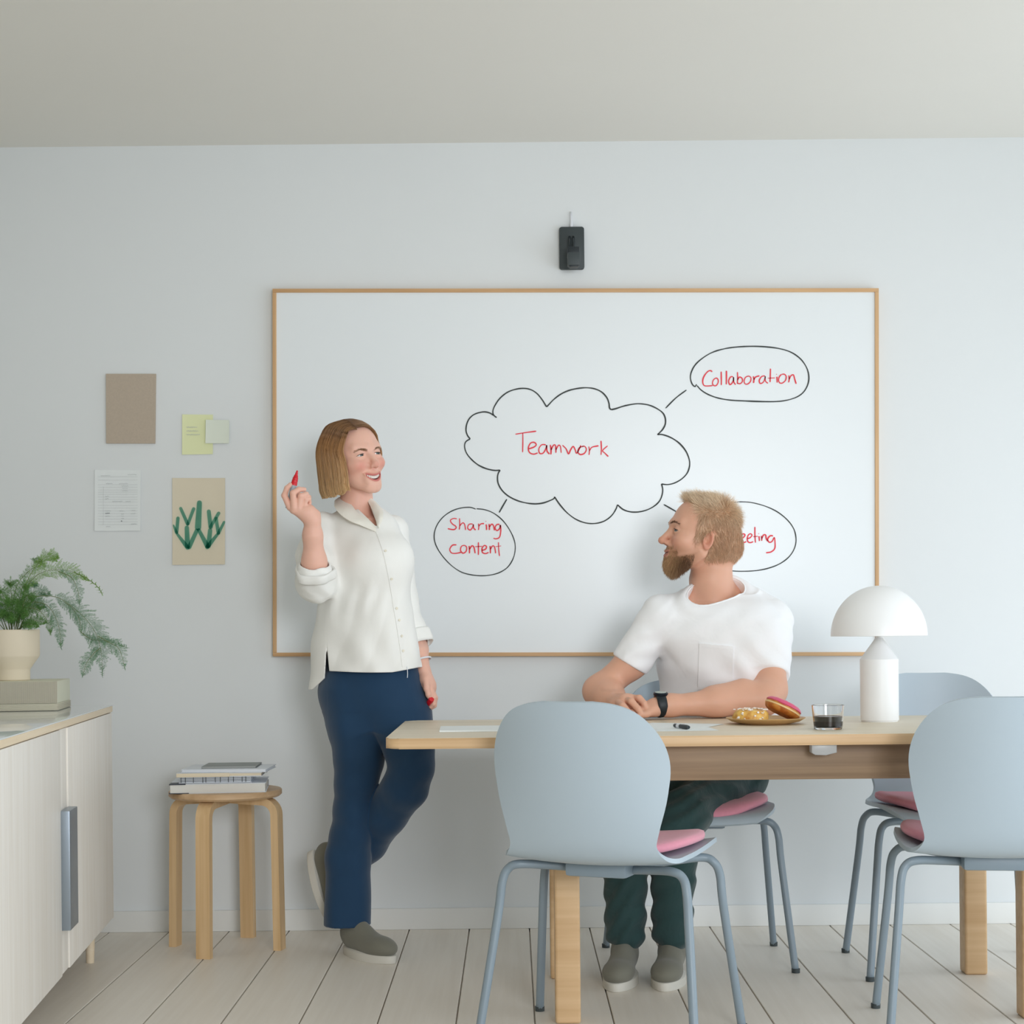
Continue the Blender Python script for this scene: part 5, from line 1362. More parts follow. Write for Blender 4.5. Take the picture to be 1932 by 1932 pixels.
bust = [W(700, 1062, 4.945), W(745, 1058, 4.965)]
def blouse(p):
    x, y = pix(p)
    t = torsoW(p)
    for b in bust: t = smin(t, ell(p, b, (0.055, 0.05, 0.06)), 0.06)
    low = np.clip((1.16 - p[:, 2]) / 0.14, 0, 1)
    crease = np.sqrt(np.sin(p[:, 0] * 36 + 1.6 * np.sin(p[:, 2] * 9 + 1) + p[:, 1] * 12) ** 2 + 0.03)
    t = t + fold(p, 0.0022) * low - 0.0065 * crease * low + 0.003 * low + 0.0010 * fold(p, 1.0) + 0.0022 * np.sin(p[:, 0] * 120 + 2 * np.sin(p[:, 2] * 20)) * np.exp(-((p[:, 2] - 1.09) / 0.05) ** 2)
    s = smin(chain(p, ruA, [0.056, 0.059, 0.061], 0.02), cone(p, elbowW, W(594, 1078, 4.895), 0.060, 0.052), 0.02)
    s = s + 0.0022 * np.sin(p[:, 2] * 110 + p[:, 0] * 60) * np.sin(p[:, 0] * 50 + 1)
    l = chain(p, luA, [0.048, 0.044, 0.042, 0.037, 0.037], 0.02) + 0.0015 * np.sin(p[:, 2] * 90 + p[:, 0] * 40)
    d = smin(smin(t, s, 0.02), l, 0.012)
    # sleeve opening with the rolled cuff, neckline, hem and side slit
    d = smax(d, -np.maximum(cone(p, W(596, 1092, 4.905), W(592, 1050, 4.872), 0.044, 0.040), -((p - W(596, 1089, 4.89)) @ V3(0.02, -0.35, 0.93)) - 0.010), 0.006)
    d = smax(d, -np.maximum(cone(p, W(783, 1196, 5.075), W(800, 1262, 5.03), 0.031, 0.034), -(1206 - y) * 0 - 1), 0.004)
    d = np.maximum(d, np.where((y > 1218 + 0.35 * (x - 790)) & (x > 770) & (l < t), 0.004, -1))
    vx = np.maximum(np.maximum((653 + (y - 938) * 1.02) - x, x - (693.5 + (y - 942) * 0.385)), (y - 992)) * 0.0016
    vcut = np.maximum(vx, p[:, 1] - 5.06)
    d = smax(d, -vcut, 0.004)
    d = smax(d, -(cone(p, W(674, 930, 5.07), W(674, 962, 5.075), 0.055, 0.060)), 0.005)
    back = np.clip((628 - x) / 10, 0, 1)
    hem = 1266 + 3 * np.sin((x - 620) * 0.018) - 7 * np.clip((x - 740) / 50, 0, 1)
    hemb = 1301 - 26 * np.clip((x - 590) / 28, 0, 1.3)
    isb = (x < 617) | (p[:, 1] > 5.10)
    cut = np.where(isb, np.where(p[:, 1] > 5.1, y - 1290, y - hemb), y - hem) * 0.0016
    sl = np.maximum(np.abs(x - (616.5 + (y - 1218) * 0.02)) - (y - 1216) * 0.075, 1216 - y) * 0.0016
    d = np.maximum(d, cut)
    d = np.maximum(d, -np.maximum(sl, p[:, 1] - 5.1))
    inner = t + 0.0095
    d = np.where(y > 1195, np.maximum(d, -inner), d)
    return d
lo = (W(545, 1000, 5)[0], 4.78, W(700, 1312, 5.1)[2]); hi = (W(815, 1000, 5)[0], 5.28, W(700, 936, 5.1)[2])
sv, sf, sn = nets(blouse, lo, hi, 0.0031 * QUICK)
bl = np_obj('blouse', sv, sf, M_blouse, woman); bl['label'] = 'loose white linen blouse with rolled sleeves'
bvh = BVHTree.FromPolygons([tuple(v) for v in sv], [tuple(f) for f in sf])
def strip(pts, wd, n=40, m=5):
    c = catmull([(x, y, 0) for x, y in pts], n // (len(pts) - 1)); rows = []
    for i, q in enumerate(c):
        t = (c[min(i + 1, len(c) - 1)] - c[max(i - 1, 0)]).normalized(); nr = Vector((-t.y, t.x, 0))
        rows.append([((q + nr * (wd / 2 * (1 - 2 * k / (m - 1)))).x, (q + nr * (wd / 2 * (1 - 2 * k / (m - 1)))).y) for k in range(m)])
    return rows
drape('placket', strip([(712, 997), (727, 1040), (738, 1090), (747, 1145), (755, 1195), (764, 1258)], 10, 60), bvh, M_blouse, bl, 0.0004, 0.0016)
# collar leaves
def leaf(pts_in, pts_out, rows=14, cols=8, lift=0.010, D0=4.99, D1=4.955):
    a = catmull([(x, y, d) for x, y, d in pts_in], 8); b_ = catmull([(x, y, d) for x, y, d in pts_out], 8)
    def at(c, t): f = t * (len(c) - 1); i = min(int(f), len(c) - 2); return c[i].lerp(c[i + 1], f - i)
    S_ = [k / rows for k in range(rows + 1)]; U_ = [k / cols for k in range(cols + 1)]
    def fn(s, u):
        q = at(a, s).lerp(at(b_, s), u); v = P(q.x, q.y, q.z); v.y -= lift * math.sin(PI * u * 0.8) * 0.6 + 0.002 * math.sin(s * 17 + u * 4); v.z += 0.003 * math.sin(PI * u); return v
    vs, fs = solid_grid(fn, S_, U_, 0.0028); o = mesh_obj('collar', vs, fs, M_blouse2); sharp(o, 60); own(o, bl)
leaf([(650, 936, 5.09), (656, 943, 5.055), (664, 954, 5.02), (676, 969, 4.985), (692, 977, 4.965), (703, 990, 4.945), (711, 997, 4.94)], [(632, 945, 5.06), (632, 958, 5.01), (645, 973, 4.965), (662, 984, 4.945), (680, 991, 4.94), (696, 998, 4.935), (709, 1003, 4.935)])
leaf([(691, 938, 5.06), (697, 952, 5.03), (704, 964, 4.995), (709, 978, 4.965), (712, 992, 4.94)], [(708, 947, 5.06), (717, 957, 5.02), (723, 968, 4.98), (721, 982, 4.95), (715, 997, 4.937)])
# rolled cuffs
def ring_cuff(name, c, ax, r0, r1, h, mat, par, wob=0.0, thick=0.005):
    R = frame(ax, (0.1, 0.2, 1)); bm = bmesh.new(); n = 40; prof = [(1.0, -h / 2), (1.06, -h / 3), (1.07, h / 4), (1.02, h / 2), (0.93, h / 2 - 0.002), (0.9, 0), (0.9, -h / 2)]
    rings = []
    for f, y in prof:
        ring = []
        for k in range(n):
            a = 2 * PI * k / n; rr = 1 + wob * math.sin(3 * a + 1 + y * 80) * 0.5 + wob * math.sin(5 * a)
            l = np.array([r0 * f * rr * math.cos(a), y + wob * 0.03 * math.sin(2 * a), r1 * f * rr * math.sin(a)]); ring.append(bm.verts.new(Vector(c + R @ l)))
        rings.append(ring)
    for r_a, r_b in zip(rings, rings[1:] + rings[:1]):
        for k in range(n): bm.faces.new((r_a[k], r_a[(k + 1) % n], r_b[(k + 1) % n], r_b[k]))
    return own(bm_obj(name, bm, mat, None), par)
ring_cuff('cuff', W(595, 1082, 4.895), (0.03, -0.42, 0.9), 0.056, 0.056, 0.030, M_blouse, bl, 0.06)
ring_cuff('cuff', W(791, 1204, 5.066), (0.30, -0.35, -0.9), 0.0355, 0.0385, 0.046, M_blouse, bl, 0.04)
M_btn = plain('shirt_button', srgb(236, 228, 210), 0.35, 0.05)
cam0 = Vector((0, 0, EYE))
for x, y in ((727, 1040), (738.5, 1092), (748, 1148), (752.5, 1170), (757, 1200), (760, 1228), (714, 965), (718, 978)):
    dr = (P(x, y, 1.0) - cam0).normalized(); h = bvh.ray_cast(cam0, dr)
    if h[0] is None: continue
    M = Matrix.Translation(h[0] + h[1] * 0.003) @ h[1].to_track_quat('Z', 'Y').to_matrix().to_4x4()
    own(lathe('button', [(0, 0), (0.0036, 0), (0.0040, 0.0008), (0.0036, 0.0016), (0, 0.0013)], M_btn, None, 16, M), bl)
# trousers
M_navy = cloth('navy_fabric', srgb(28, 60, 90), 0.7, 0.2, 900, 0.28, 6.0, 0.04, 0.25, (1, 1, 0.3))
pelW = gencyl([(1225, 618, 780, 5.055), (1262, 611, 790, 5.055), (1300, 605, 797, 5.055), (1335, 614, 803, 5.055), (1372, 640, 785, 5.05)], -0.55, 0.72)
L1 = limb([(662, 1310, 5.06), (677, 1371, 5.05), (675, 1430, 5.035), (671, 1475, 5.03), (667, 1530, 5.045), (663, 1575, 5.055), (658, 1620, 5.065), (655, 1745, 5.075)], [0.098, 0.0965, 0.0755, 0.0640, 0.0615, 0.063, 0.067, 0.072], 0.02)
L2 = limb([(742, 1310, 5.05), (756, 1360, 5.02), (773, 1415, 4.985), (775.5, 1452, 4.965), (765, 1484, 4.985), (727, 1535, 5.06), (692, 1588, 5.13), (655, 1625, 5.175)], [0.095, 0.0945, 0.0735, 0.0665, 0.0675, 0.067, 0.064, 0.060], 0.02)
def trousers(p):
    a = L1(p); b = L2(p); pl_ = pelW(p)
    a = a + 0.0025 * np.sin(p[:, 0] * 60 + p[:, 2] * 6) + 0.0012 * np.sin(p[:, 2] * 30 + p[:, 0] * 30) * (p[:, 2] < 0.75)
    b = b + 0.0014 * np.sin((p[:, 2] - p[:, 0] * 0.9) * 75 + 4 * p[:, 1]) * np.clip((0.75 - p[:, 2]) / 0.1, 0, 1)
    d = smin(smin(a, pl_, 0.04), smin(b, pl_, 0.04), 0.004)
    x, y = pix(p)
    return np.maximum(d, W(650, 1745, 5.07)[2] - p[:, 2])
lo = (W(575, 1600, 5.2)[0], 4.84, 0.06); hi = (W(830, 1300, 5)[0], 5.3, W(700, 1222, 5.05)[2])
tv, tf, tn = nets(trousers, lo, hi, 0.0042 * QUICK)
tr_ = np_obj('trousers', tv, tf, M_navy, woman); tr_['label'] = 'navy trousers'
own(tube('drawstring', catmull([P(765, 1252, 4.93), P(768, 1260, 4.92), P(769, 1270, 4.918), P(768.5, 1279, 4.916)], 5), 0.0012, M_cable, None, 6), tr_)
# shoes
M_shoe = cloth('olive_suede', srgb(122, 120, 108), 0.9, 0.2, 600); M_sole = plain('pale_sole', srgb(210, 206, 196), 0.7, 0.03)
def shoe(per, heel, toe, up, mat=M_shoe, L=0.255):
    heel, toe = np.array(heel), np.array(toe); R = frame(toe - heel, up)
    def f(p):
        q = (p - heel) @ R
        d = smin(ell(q, (0, 0.055, 0.045), (0.037, 0.075, 0.050)), ell(q, (0, 0.165, 0.026), (0.045, 0.078, 0.034)), 0.04)
        d = smin(d, cone(q, (0, 0.035, 0.06), (0, 0.035, 0.095), 0.036, 0.036), 0.02)
        return smax(d, -q[:, 2], 0.006)
    a = np.array([heel, toe]); lo_ = a.min(0) - 0.14; hi_ = a.max(0) + 0.14
    v, fc, _n = nets(f, lo_, hi_, 0.005 * QUICK)
    o = np_obj('shoe', v, fc, mat, per)
    ol = []
    for k in range(28):
        t = 2 * PI * k / 28; y = 0.115 + 0.128 * math.cos(t); x = (0.036 + 0.012 * math.sin(min(max((y - 0.02) / 0.2, 0), 1) * PI * 0.8)) * math.sin(t) * 1.03
        ol.append(Vector(heel + R @ np.array([x, y, -0.016])))
    bm = bmesh.new(); add_prism(bm, ol, Vector(R[:, 2]) * 0.024, 0.003); own(bm_obj('sole', bm, M_sole, None), o)
fa = W(655, 1742, 5.09); fa[2] = 0.016
shoe(woman, fa, fa + V3(0.16, -0.19, 0), (0, 0, 1))
ball = W(628, 1768, 5.15); hl = W(596, 1612, 5.2)
tz = np.array([ball[0] + 0.03, 5.13, 0.025]); shoe(woman, W(591, 1611, 5.205), tz, (0.9, -0.35, 0.35))
# bracelet
own(ring_cuff('bracelet', W(796, 1245, 5.04), (0.25, -0.2, -0.95), 0.0285, 0.0285, 0.006, M_cable, woman), woman)

# the marker in her right hand and its cap in the left
M_red = plain('red_plastic', srgb(214, 24, 40), 0.35, 0.05, 40); M_gryp = plain('grey_plastic', srgb(178, 190, 200), 0.4, 0.03)
a, b_ = P(548, 941, 4.846), P(561, 887.5, 4.842); axis = (b_ - a).normalized(); Lm = (b_ - a).length
mk = thing('marker_pen', a, 'red whiteboard marker without its cap in the raised hand of the woman', 'marker')
mk.rotation_euler = axis.to_track_quat('Z', 'Y').to_euler()
k_ = 4.845 / F
lathe('barrel', [(0, -0.03), (0.0082, -0.03), (0.0086, -0.027), (0.0086, Lm - 29 * k_), (0, Lm - 29 * k_)], M_gryp, mk, 28)
lathe('collar', [(0, Lm - 28.8 * k_), (0.0092, Lm - 28.8 * k_), (0.0092, Lm - 24 * k_), (0.0086, Lm - 23.4 * k_), (0.0088, Lm - 19 * k_), (0.0080, Lm - 18.4 * k_), (0.0081, Lm - 14.5 * k_), (0.0070, Lm - 13.8 * k_), (0.0058, Lm - 10 * k_), (0.0042, Lm - 8.4 * k_), (0.0040, Lm - 4.5 * k_), (0, Lm - 4.4 * k_)], M_red, mk, 28)
lathe('nib', [(0, Lm - 4.6 * k_), (0.0032, Lm - 4.6 * k_), (0.0030, Lm - 2 * k_), (0.0014, Lm), (0, Lm + 0.0003)], M_red, mk, 20)
cpos = P(811, 1323.5, 4.983); cp_ = thing('marker_cap', cpos, 'red marker cap pinched in the lowered hand of the woman', 'marker cap')
cp_.rotation_euler = (math.radians(58), 0, math.radians(28))
lathe('cap', [(0, -0.016), (0.0074, -0.016), (0.0086, -0.014), (0.0088, 0.010), (0.0080, 0.015), (0, 0.0165)], M_red, cp_, 28)

# ------------------------------------------------------------------ the seated man
gM = dict(occ=0.011, mouth_z=-0.070, lips=0.9, jaw=1.06, brow=1.35, nose=1.0, cheek=0.003, smile=10.0, open=0.0030, mouth_w=0.025, eye_open=0.0042, blush=0.35, blush_col=lin(206, 112, 92), lip=lin(190, 120, 104), iris=(0.15, 0.18, 0.17), ear=0.88)
skinM = lin(224, 172, 146)
sM = 1.03
aM = math.radians(-5)
fM = np.array([-math.cos(aM), math.sin(aM), 0.17]); upM = np.array([0.17, 0.0, 1.0]); RM = frame(fM, upM)
oM = W(1323, 1010, 4.955)
toM = lambda p: ((p - oM) @ RM) / sM
wM = lambda v: oM + sM * (RM @ np.asarray(v, float))
def hairline(q):      # >0 inside the hair
    ax = np.abs(q[:, 0]); y, z = q[:, 1], q[:, 2]
    top = np.minimum((z - 0.078 - 0.35 * np.clip(0.045 - ax, -0.02, 0.03)) * 60, (0.080 - y) * 30)
    side = np.minimum(np.minimum((0.030 - y) * 60, (z + 0.014) * 60 + np.maximum(0, -0.03 - y) * 120), 1e3)
    sideburn = np.minimum((0.020 - np.abs(y - 0.012)) * 80, (z + 0.030) * 60) * (ax > 0.05)
    backd = np.minimum((-0.012 - y) * 60, (z + 0.062 + 0.3 * np.clip(y + 0.09, 0, 0.08)) * 60)
    ear = (ax > 0.069) & (((y + 0.009 + 0.45 * (z + 0.015)) / 0.017) ** 2 + ((z + 0.015) / 0.029) ** 2 < 1)
    return np.where(ear, -1.0, 1.0) * 0 + np.where(ear, -1.0, np.maximum(np.maximum(np.where(z > 0.02, np.minimum((z - 0.02) * 60, np.maximum(top, (0.030 + 0.15 * np.clip(z - 0.03, 0, 0.06) - y) * 50)), -1), np.maximum(side * (z > -0.012), sideburn)), backd))
def beardm(q):
    ax = np.abs(q[:, 0]); y, z = q[:, 1], q[:, 2]
    jaw_ = np.minimum(np.minimum((-0.068 - z + np.clip((0.055 - y) * 0.30, -0.01, 0.03)) * 60, (y - 0.018) * 28), 2.0)
    chin_ = np.minimum((-0.078 - z) * 60, (y - 0.028) * 40)
    must = np.minimum(np.minimum((z + 0.064 - 10 * ax ** 2 * 1.0 + 0.004) * 90, (-0.047 - z) * 90), np.minimum((y - 0.06) * 60, (0.034 - ax) * 80))
    corner = np.minimum((0.012 - np.abs(ax - 0.031)) * 90, np.minimum((-0.056 - z) * 60, (y - 0.05) * 50))
    lipcut = np.abs(z + 0.070 - gM['smile'] * ax ** 2) - 0.009 + np.maximum(ax - 0.024, 0) * 3
    return np.minimum(np.maximum(np.maximum(jaw_, chin_), np.maximum(must, corner)), np.where(ax < 0.026, lipcut * 200, 9))
gM['scalp'] = lambda q: np.clip(hairline(q) * 1.2, 0, 1); gM['scalp_col'] = lin(206, 168, 136)
gM['stubble'] = lambda q: np.clip(np.maximum(beardm(q) * 1.2 + 0.5, 0.30 * np.clip((-0.040 - q[:, 2] + 0.25 * np.clip(0.03 - q[:, 1], 0, 0.06)) * 60, 0, 1) * np.clip((q[:, 1] + 0.002) * 60, 0, 1)), 0, 1); gM['stubble_col'] = lin(150, 104, 72)
neckM = [W(1348, 1050, 4.985), W(1341, 1095, 4.985), W(1346, 1150, 4.995)]
shL, shR = W(1243, 1170, 4.955), W(1456, 1172, 4.99)     # his right and left shoulder
raM = [shL, W(1192, 1250, 4.962), W(1130, 1304, 4.955), W(1150, 1316, 4.90), W(1164, 1327, 4.83)]
laM = [shR, W(1452, 1302, 4.875), W(1440, 1318, 4.835), W(1350, 1326, 4.80), W(1262, 1331, 4.775), W(1236, 1334, 4.77)]
tzm = TZ
def hand_rM(p):      # the upper hand, fingers draped over the other wrist
    d = cone(p, W(1162, 1326, 4.83), W(1180, 1325, 4.775), 0.026, 0.026)
    d = smin(d, cone(p, W(1166, 1332, 4.80), W(1176, 1331, 4.765), 0.024, 0.016), 0.015)
    d = smin(d, cone(p, W(1178, 1322, 4.81), W(1195, 1321, 4.775), 0.018, 0.015), 0.015)
    fin = [([(1192, 1318, 4.785), (1206, 1317.5, 4.755), (1215.5, 1327.5, 4.742), (1219.5, 1338, 4.737)], [.0112, .0104, .0094, .0080]),
           ([(1179, 1321, 4.775), (1191, 1323.5, 4.73), (1204, 1338, 4.718), (1210.5, 1347, 4.715)], [.0112, .0105, .0095, .0081]),
           ([(1168, 1326, 4.765), (1175, 1331.5, 4.72), (1186, 1344, 4.704), (1192, 1351, 4.70)], [.0108, .0099, .0090, .0077]),
           ([(1168, 1334, 4.765), (1168, 1339, 4.735), (1175, 1347, 4.715), (1180, 1351, 4.71)], [.0100, .0088, .0080, .0070])]
    for pts, rr in fin: d = smin(d, chain(p, [W(*q) for q in pts], rr, 0.002), 0.0022)
    return smin(d, chain(p, [W(*q) for q in ((1172, 1326, 4.825), (1192, 1326, 4.82), (1207, 1330, 4.81), (1216, 1336, 4.80))], [.014, .0115, .0105, .0085], 0.004), 0.006)
def hand_lM(p):      # the lower hand, flat on the table
    d = cone(p, W(1238, 1334, 4.77), W(1212, 1340, 4.765), 0.0265, 0.021)
    d = smin(d, cone(p, W(1236, 1340, 4.75), W(1205, 1345, 4.74), 0.018, 0.014), 0.015)
    for k, (dx, dd) in enumerate(((0, 4.735), (-4, 4.755), (-4, 4.775), (0, 4.795))):
        d = smin(d, chain(p, [W(1206, 1344 - k * .6, dd), W(1180 + dx, 1345 - k * .6, dd), W(1160 + dx, 1348 - k * .6, dd), W(1146 + dx, 1349.5 - k * .6, dd)], [.0112, .010, .009, .0075], 0.004), 0.004)
    return smin(d, chain(p, [W(1234, 1340, 4.745), W(1220, 1347, 4.725), W(1206, 1350.5, 4.715)], [.013, .010, .008], 0.004), 0.008)
coreM = gencyl([(1148, 1305, 1400, 5.0), (1172, 1262, 1446, 4.995), (1250, 1262, 1462, 5.0), (1330, 1262, 1455, 5.02), (1400, 1268, 1450, 5.04), (1455, 1285, 1445, 5.06)], -0.42, 0.60)
thL = [W(1392, 1440, 5.06), W(1290, 1530, 4.68), W(1272, 1640, 4.66), W(1270, 1780, 4.68)]
thR = [W(1318, 1440, 5.03), W(1192, 1522, 4.66), W(1180, 1640, 4.66), W(1180, 1780, 4.70)]
def bodyM(p):
    d = gate(lambda v: head_sdf(toM(v), gM) * sM, p, oM, 0.22)
    d = smin(d, chain(p, neckM, [0.056, 0.061, 0.066], 0.02), 0.022)
    d = smin(d, cone(p, W(1354, 1104, 5.03), W(1425, 1170, 5.02), 0.040, 0.036), 0.03)
    d = smin(d, cone(p, W(1342, 1125, 5.02), W(1266, 1172, 4.98), 0.042, 0.044), 0.03)
    d = smin(d, coreM(p), 0.03)
    d = smin(d, chain(p, raM, [0.047, 0.0445, 0.0435, 0.0425, 0.030], 0.03), 0.02)
    d = smin(d, chain(p, laM, [0.050, 0.047, 0.0465, 0.0405, 0.0285, 0.027], 0.03), 0.02)
    d = smin(d, cone(p, W(1400, 1300, 4.83), W(1350, 1318, 4.81), 0.030, 0.030), 0.03)
    d = smin(d, gate(hand_rM, p, W(1190, 1332, 4.76), 0.17), 0.006)
    d = smin(d, gate(hand_lM, p, W(1195, 1340, 4.76), 0.19), 0.0045)
    for pts, rr in ((thL, (0.060, 0.042, 0.040, 0.034)), (thR, (0.060, 0.042, 0.040, 0.034))): d = smin(d, chain(p, pts, rr, 0.03), 0.03)
    # forearms rest on the table top and do not sink into it
    on = (p[:, 1] < TY1 + 0.01) & (p[:, 2] > TZ - 0.05) & (p[:, 1] > 4.6)
    return np.where(on, smax(d, TZ + 0.0014 - p[:, 2], 0.006), d)
hbM = (oM - V3(.16, .16, .14), oM + V3(.15, .15, .16)); hbM[0][2] = W(1345, 1160, 5.0)[2]; hbM[1][0] = W(1425, 1100, 5.0)[0]; hbM[1][1] = 5.14
hbM[0][0] = W(1228, 1100, 4.95)[0]; hbM[0][1] = 4.79
abM = (V3(W(1090, 1300, 4.95)[0], 4.66, TZ - 0.0005), V3(W(1490, 1300, 4.9)[0], 5.06, W(1350, 1232, 4.95)[2]))
hdM = (V3(W(1138, 1300, 4.74)[0], 4.67, TZ - 0.004), V3(W(1242, 1300, 4.74)[0], 4.875, W(1200, 1306, 4.76)[2]))
def armsM(p): return np.maximum(bodyM(p), -boxd(p, hdM[0] + 0.003, hdM[1] - 0.003))
def armz(p):
    x = np.minimum(np.abs(p[:, 0] - W(1362, 1250, 5)[0]) , 9); return np.maximum(armsM(p), np.where((p[:, 1] > 4.93) & (p[:, 0] > W(1262, 1300, 5)[0]) & (p[:, 0] < W(1430, 1300, 5)[0]), 0.02, -1))
mp = [nets(bodyM, *hbM, 0.0019 * QUICK), nets(bodyM, *hdM, 0.0019 * QUICK), nets(armsM, *abM, 0.0040 * QUICK)]
def coarseM(p):
    d = bodyM(p)
    for b in (hbM, abM, hdM): d = np.maximum(d, -boxd(p, b[0] + 0.004, b[1] - 0.004))
    return d
mp.append(nets(coarseM, (W(1080, 1300, 5)[0], 4.5, 0.04), (W(1500, 1300, 5)[0], 5.24, 1.12), 0.010 * QUICK))
bv, bf, bn = join_meshes(mp)
okM = (np.arange(len(bv)) < len(mp[0][0])).astype(float)
man = np_obj('person', bv, bf, M_skin, None, skin_colors(toM(bv), skinM, gM, okM))
tag(man, 'seated bearded man in a white t-shirt resting his forearms on the table', 'person')
eyes_etc(man, RM, oM, sM, gM, (-0.38, 1, 0.08))
teeth_row(man, wM, gM)
hv, hn = mp[0][0], mp[0][2]; hq = toM(hv)
brows(man, hv, hn, hq, wM, RM, lin(124, 92, 68), 520, 0.0026, -0.0055)
# short blond hair: swept forward and up on top, down at the sides and back
hl = hairline(hq); mask = (hl > 0.15) & (np.abs(hq[:, 0]) < 0.1)
def to_q(p): return (p - oM) @ RM / sM
def flowM(p, nn):
    q = to_q(p); t = np.clip((q[:, 2] - 0.045) / 0.035, 0, 1)[:, None]
    side = np.stack([0 * q[:, 0], -0.55 - 4 * np.clip(-q[:, 1] - 0.0, 0, 0.1) * 0, -0.85 + 0 * q[:, 2]], 1)
    side[:, 1] += np.clip(q[:, 1] * 0, 0, 0); 
    back = np.clip((-q[:, 1] - 0.05) / 0.03, 0, 1)[:, None]
    side[:, 1] += 0.75 * np.clip((q[:, 1] + 0.01) / 0.03, 0, 1) + 0.25 * np.sin(q[:, 2] * 170 + q[:, 1] * 130)
    side = side * (1 - back) + np.array([0, 0.05, -1.0]) * back
    top = np.stack([-q[:, 0] * 1.5 + 0.25 * np.sin(q[:, 1] * 160), 0.55 - 6.5 * np.clip(q[:, 1] - 0.02, 0, 0.06), 0.40 + 0.15 * np.sin(q[:, 1] * 110 + q[:, 0] * 60)], 1)
    crown = np.clip((-q[:, 1] - 0.03) / 0.04, 0, 1)[:, None]
    top = top * (1 - crown) + np.array([0, -0.35, -0.15]) * crown
    d = (side * (1 - t) + top * t) @ RM.T
    d = d - nn * np.sum(d * nn, 1, keepdims=True) * 0.85
    return d
def lenM(p):
    q = to_q(p); t = np.clip((q[:, 2] - 0.03) / 0.05, 0, 1); fr = np.clip((q[:, 1] - 0.0) / 0.07, 0, 1)
    return 0.018 + 0.013 * t + 0.006 * t * fr - 0.006 * np.clip((-0.02 - q[:, 2]) / 0.04, 0, 1)
def colM(p, t, n):
    q = to_q(p); up_ = np.clip((q[:, 2] - 0.02) / 0.06, 0, 1)[:, None, None]
    root = lin(180, 134, 100) * (1 - up_) + lin(226, 180, 138) * up_; tip = lin(238, 198, 162) * (1 - up_) + lin(255, 232, 200) * up_
    tt = t[None, :, None] ** 0.8; return (root * (1 - tt) + tip * tt) * rng.uniform(0.72, 1.16, (n, 1, 1))
path, rad, col_ = hair_strands_from(hv, hn, mask, 17000, flowM, lenM, 0.00042, colM, 6, 0.24, 0.13, 0.05)
strands('hair', path, rad, col_, M_hair, man)
# beard
bm_ = beardm(hq); bmask = (bm_ > 0.12) & (hq[:, 2] > -0.135)
def flowB(p, nn):
    q = to_q(p); d = np.stack([0 * q[:, 0], -0.12 + 0 * q[:, 0], -1.0 + 0 * q[:, 0]], 1); must = (q[:, 2] > -0.066)[:, None]
    d = np.where(must, np.stack([np.sign(q[:, 0]) * 0.8, 0 * q[:, 0], -0.8 + 0 * q[:, 0]], 1), d); d = d @ RM.T
    return d - nn * np.sum(d * nn, 1, keepdims=True) * 0.5
def lenB(p):
    q = to_q(p); c = np.clip((q[:, 1] - 0.020) / 0.03, 0, 1) * np.clip((-0.068 - q[:, 2]) / 0.025, 0, 1) * (1 - 0.6 * np.clip((q[:, 1] - 0.065) / 0.03, 0, 1)); return np.where(q[:, 2] > -0.066, 0.0050, 0.0060 + 0.0175 * c)
def colB(p, t, n):
    q = to_q(p); f = np.clip((q[:, 1] - 0.05) / 0.04, 0, 1)[:, None, None]; a = lin(126, 90, 60) * (1 - f) + lin(204, 164, 120) * f
    return a * (0.85 + 0.35 * t[None, :, None]) * rng.uniform(0.7, 1.2, (n, 1, 1))
path, rad, col_ = hair_strands_from(hv, hn, bmask, 4600, flowB, lenB, 0.00055, colB, 4, 0.5, 0.2, 0.05)
strands('beard', path, rad, col_, M_hair, man)

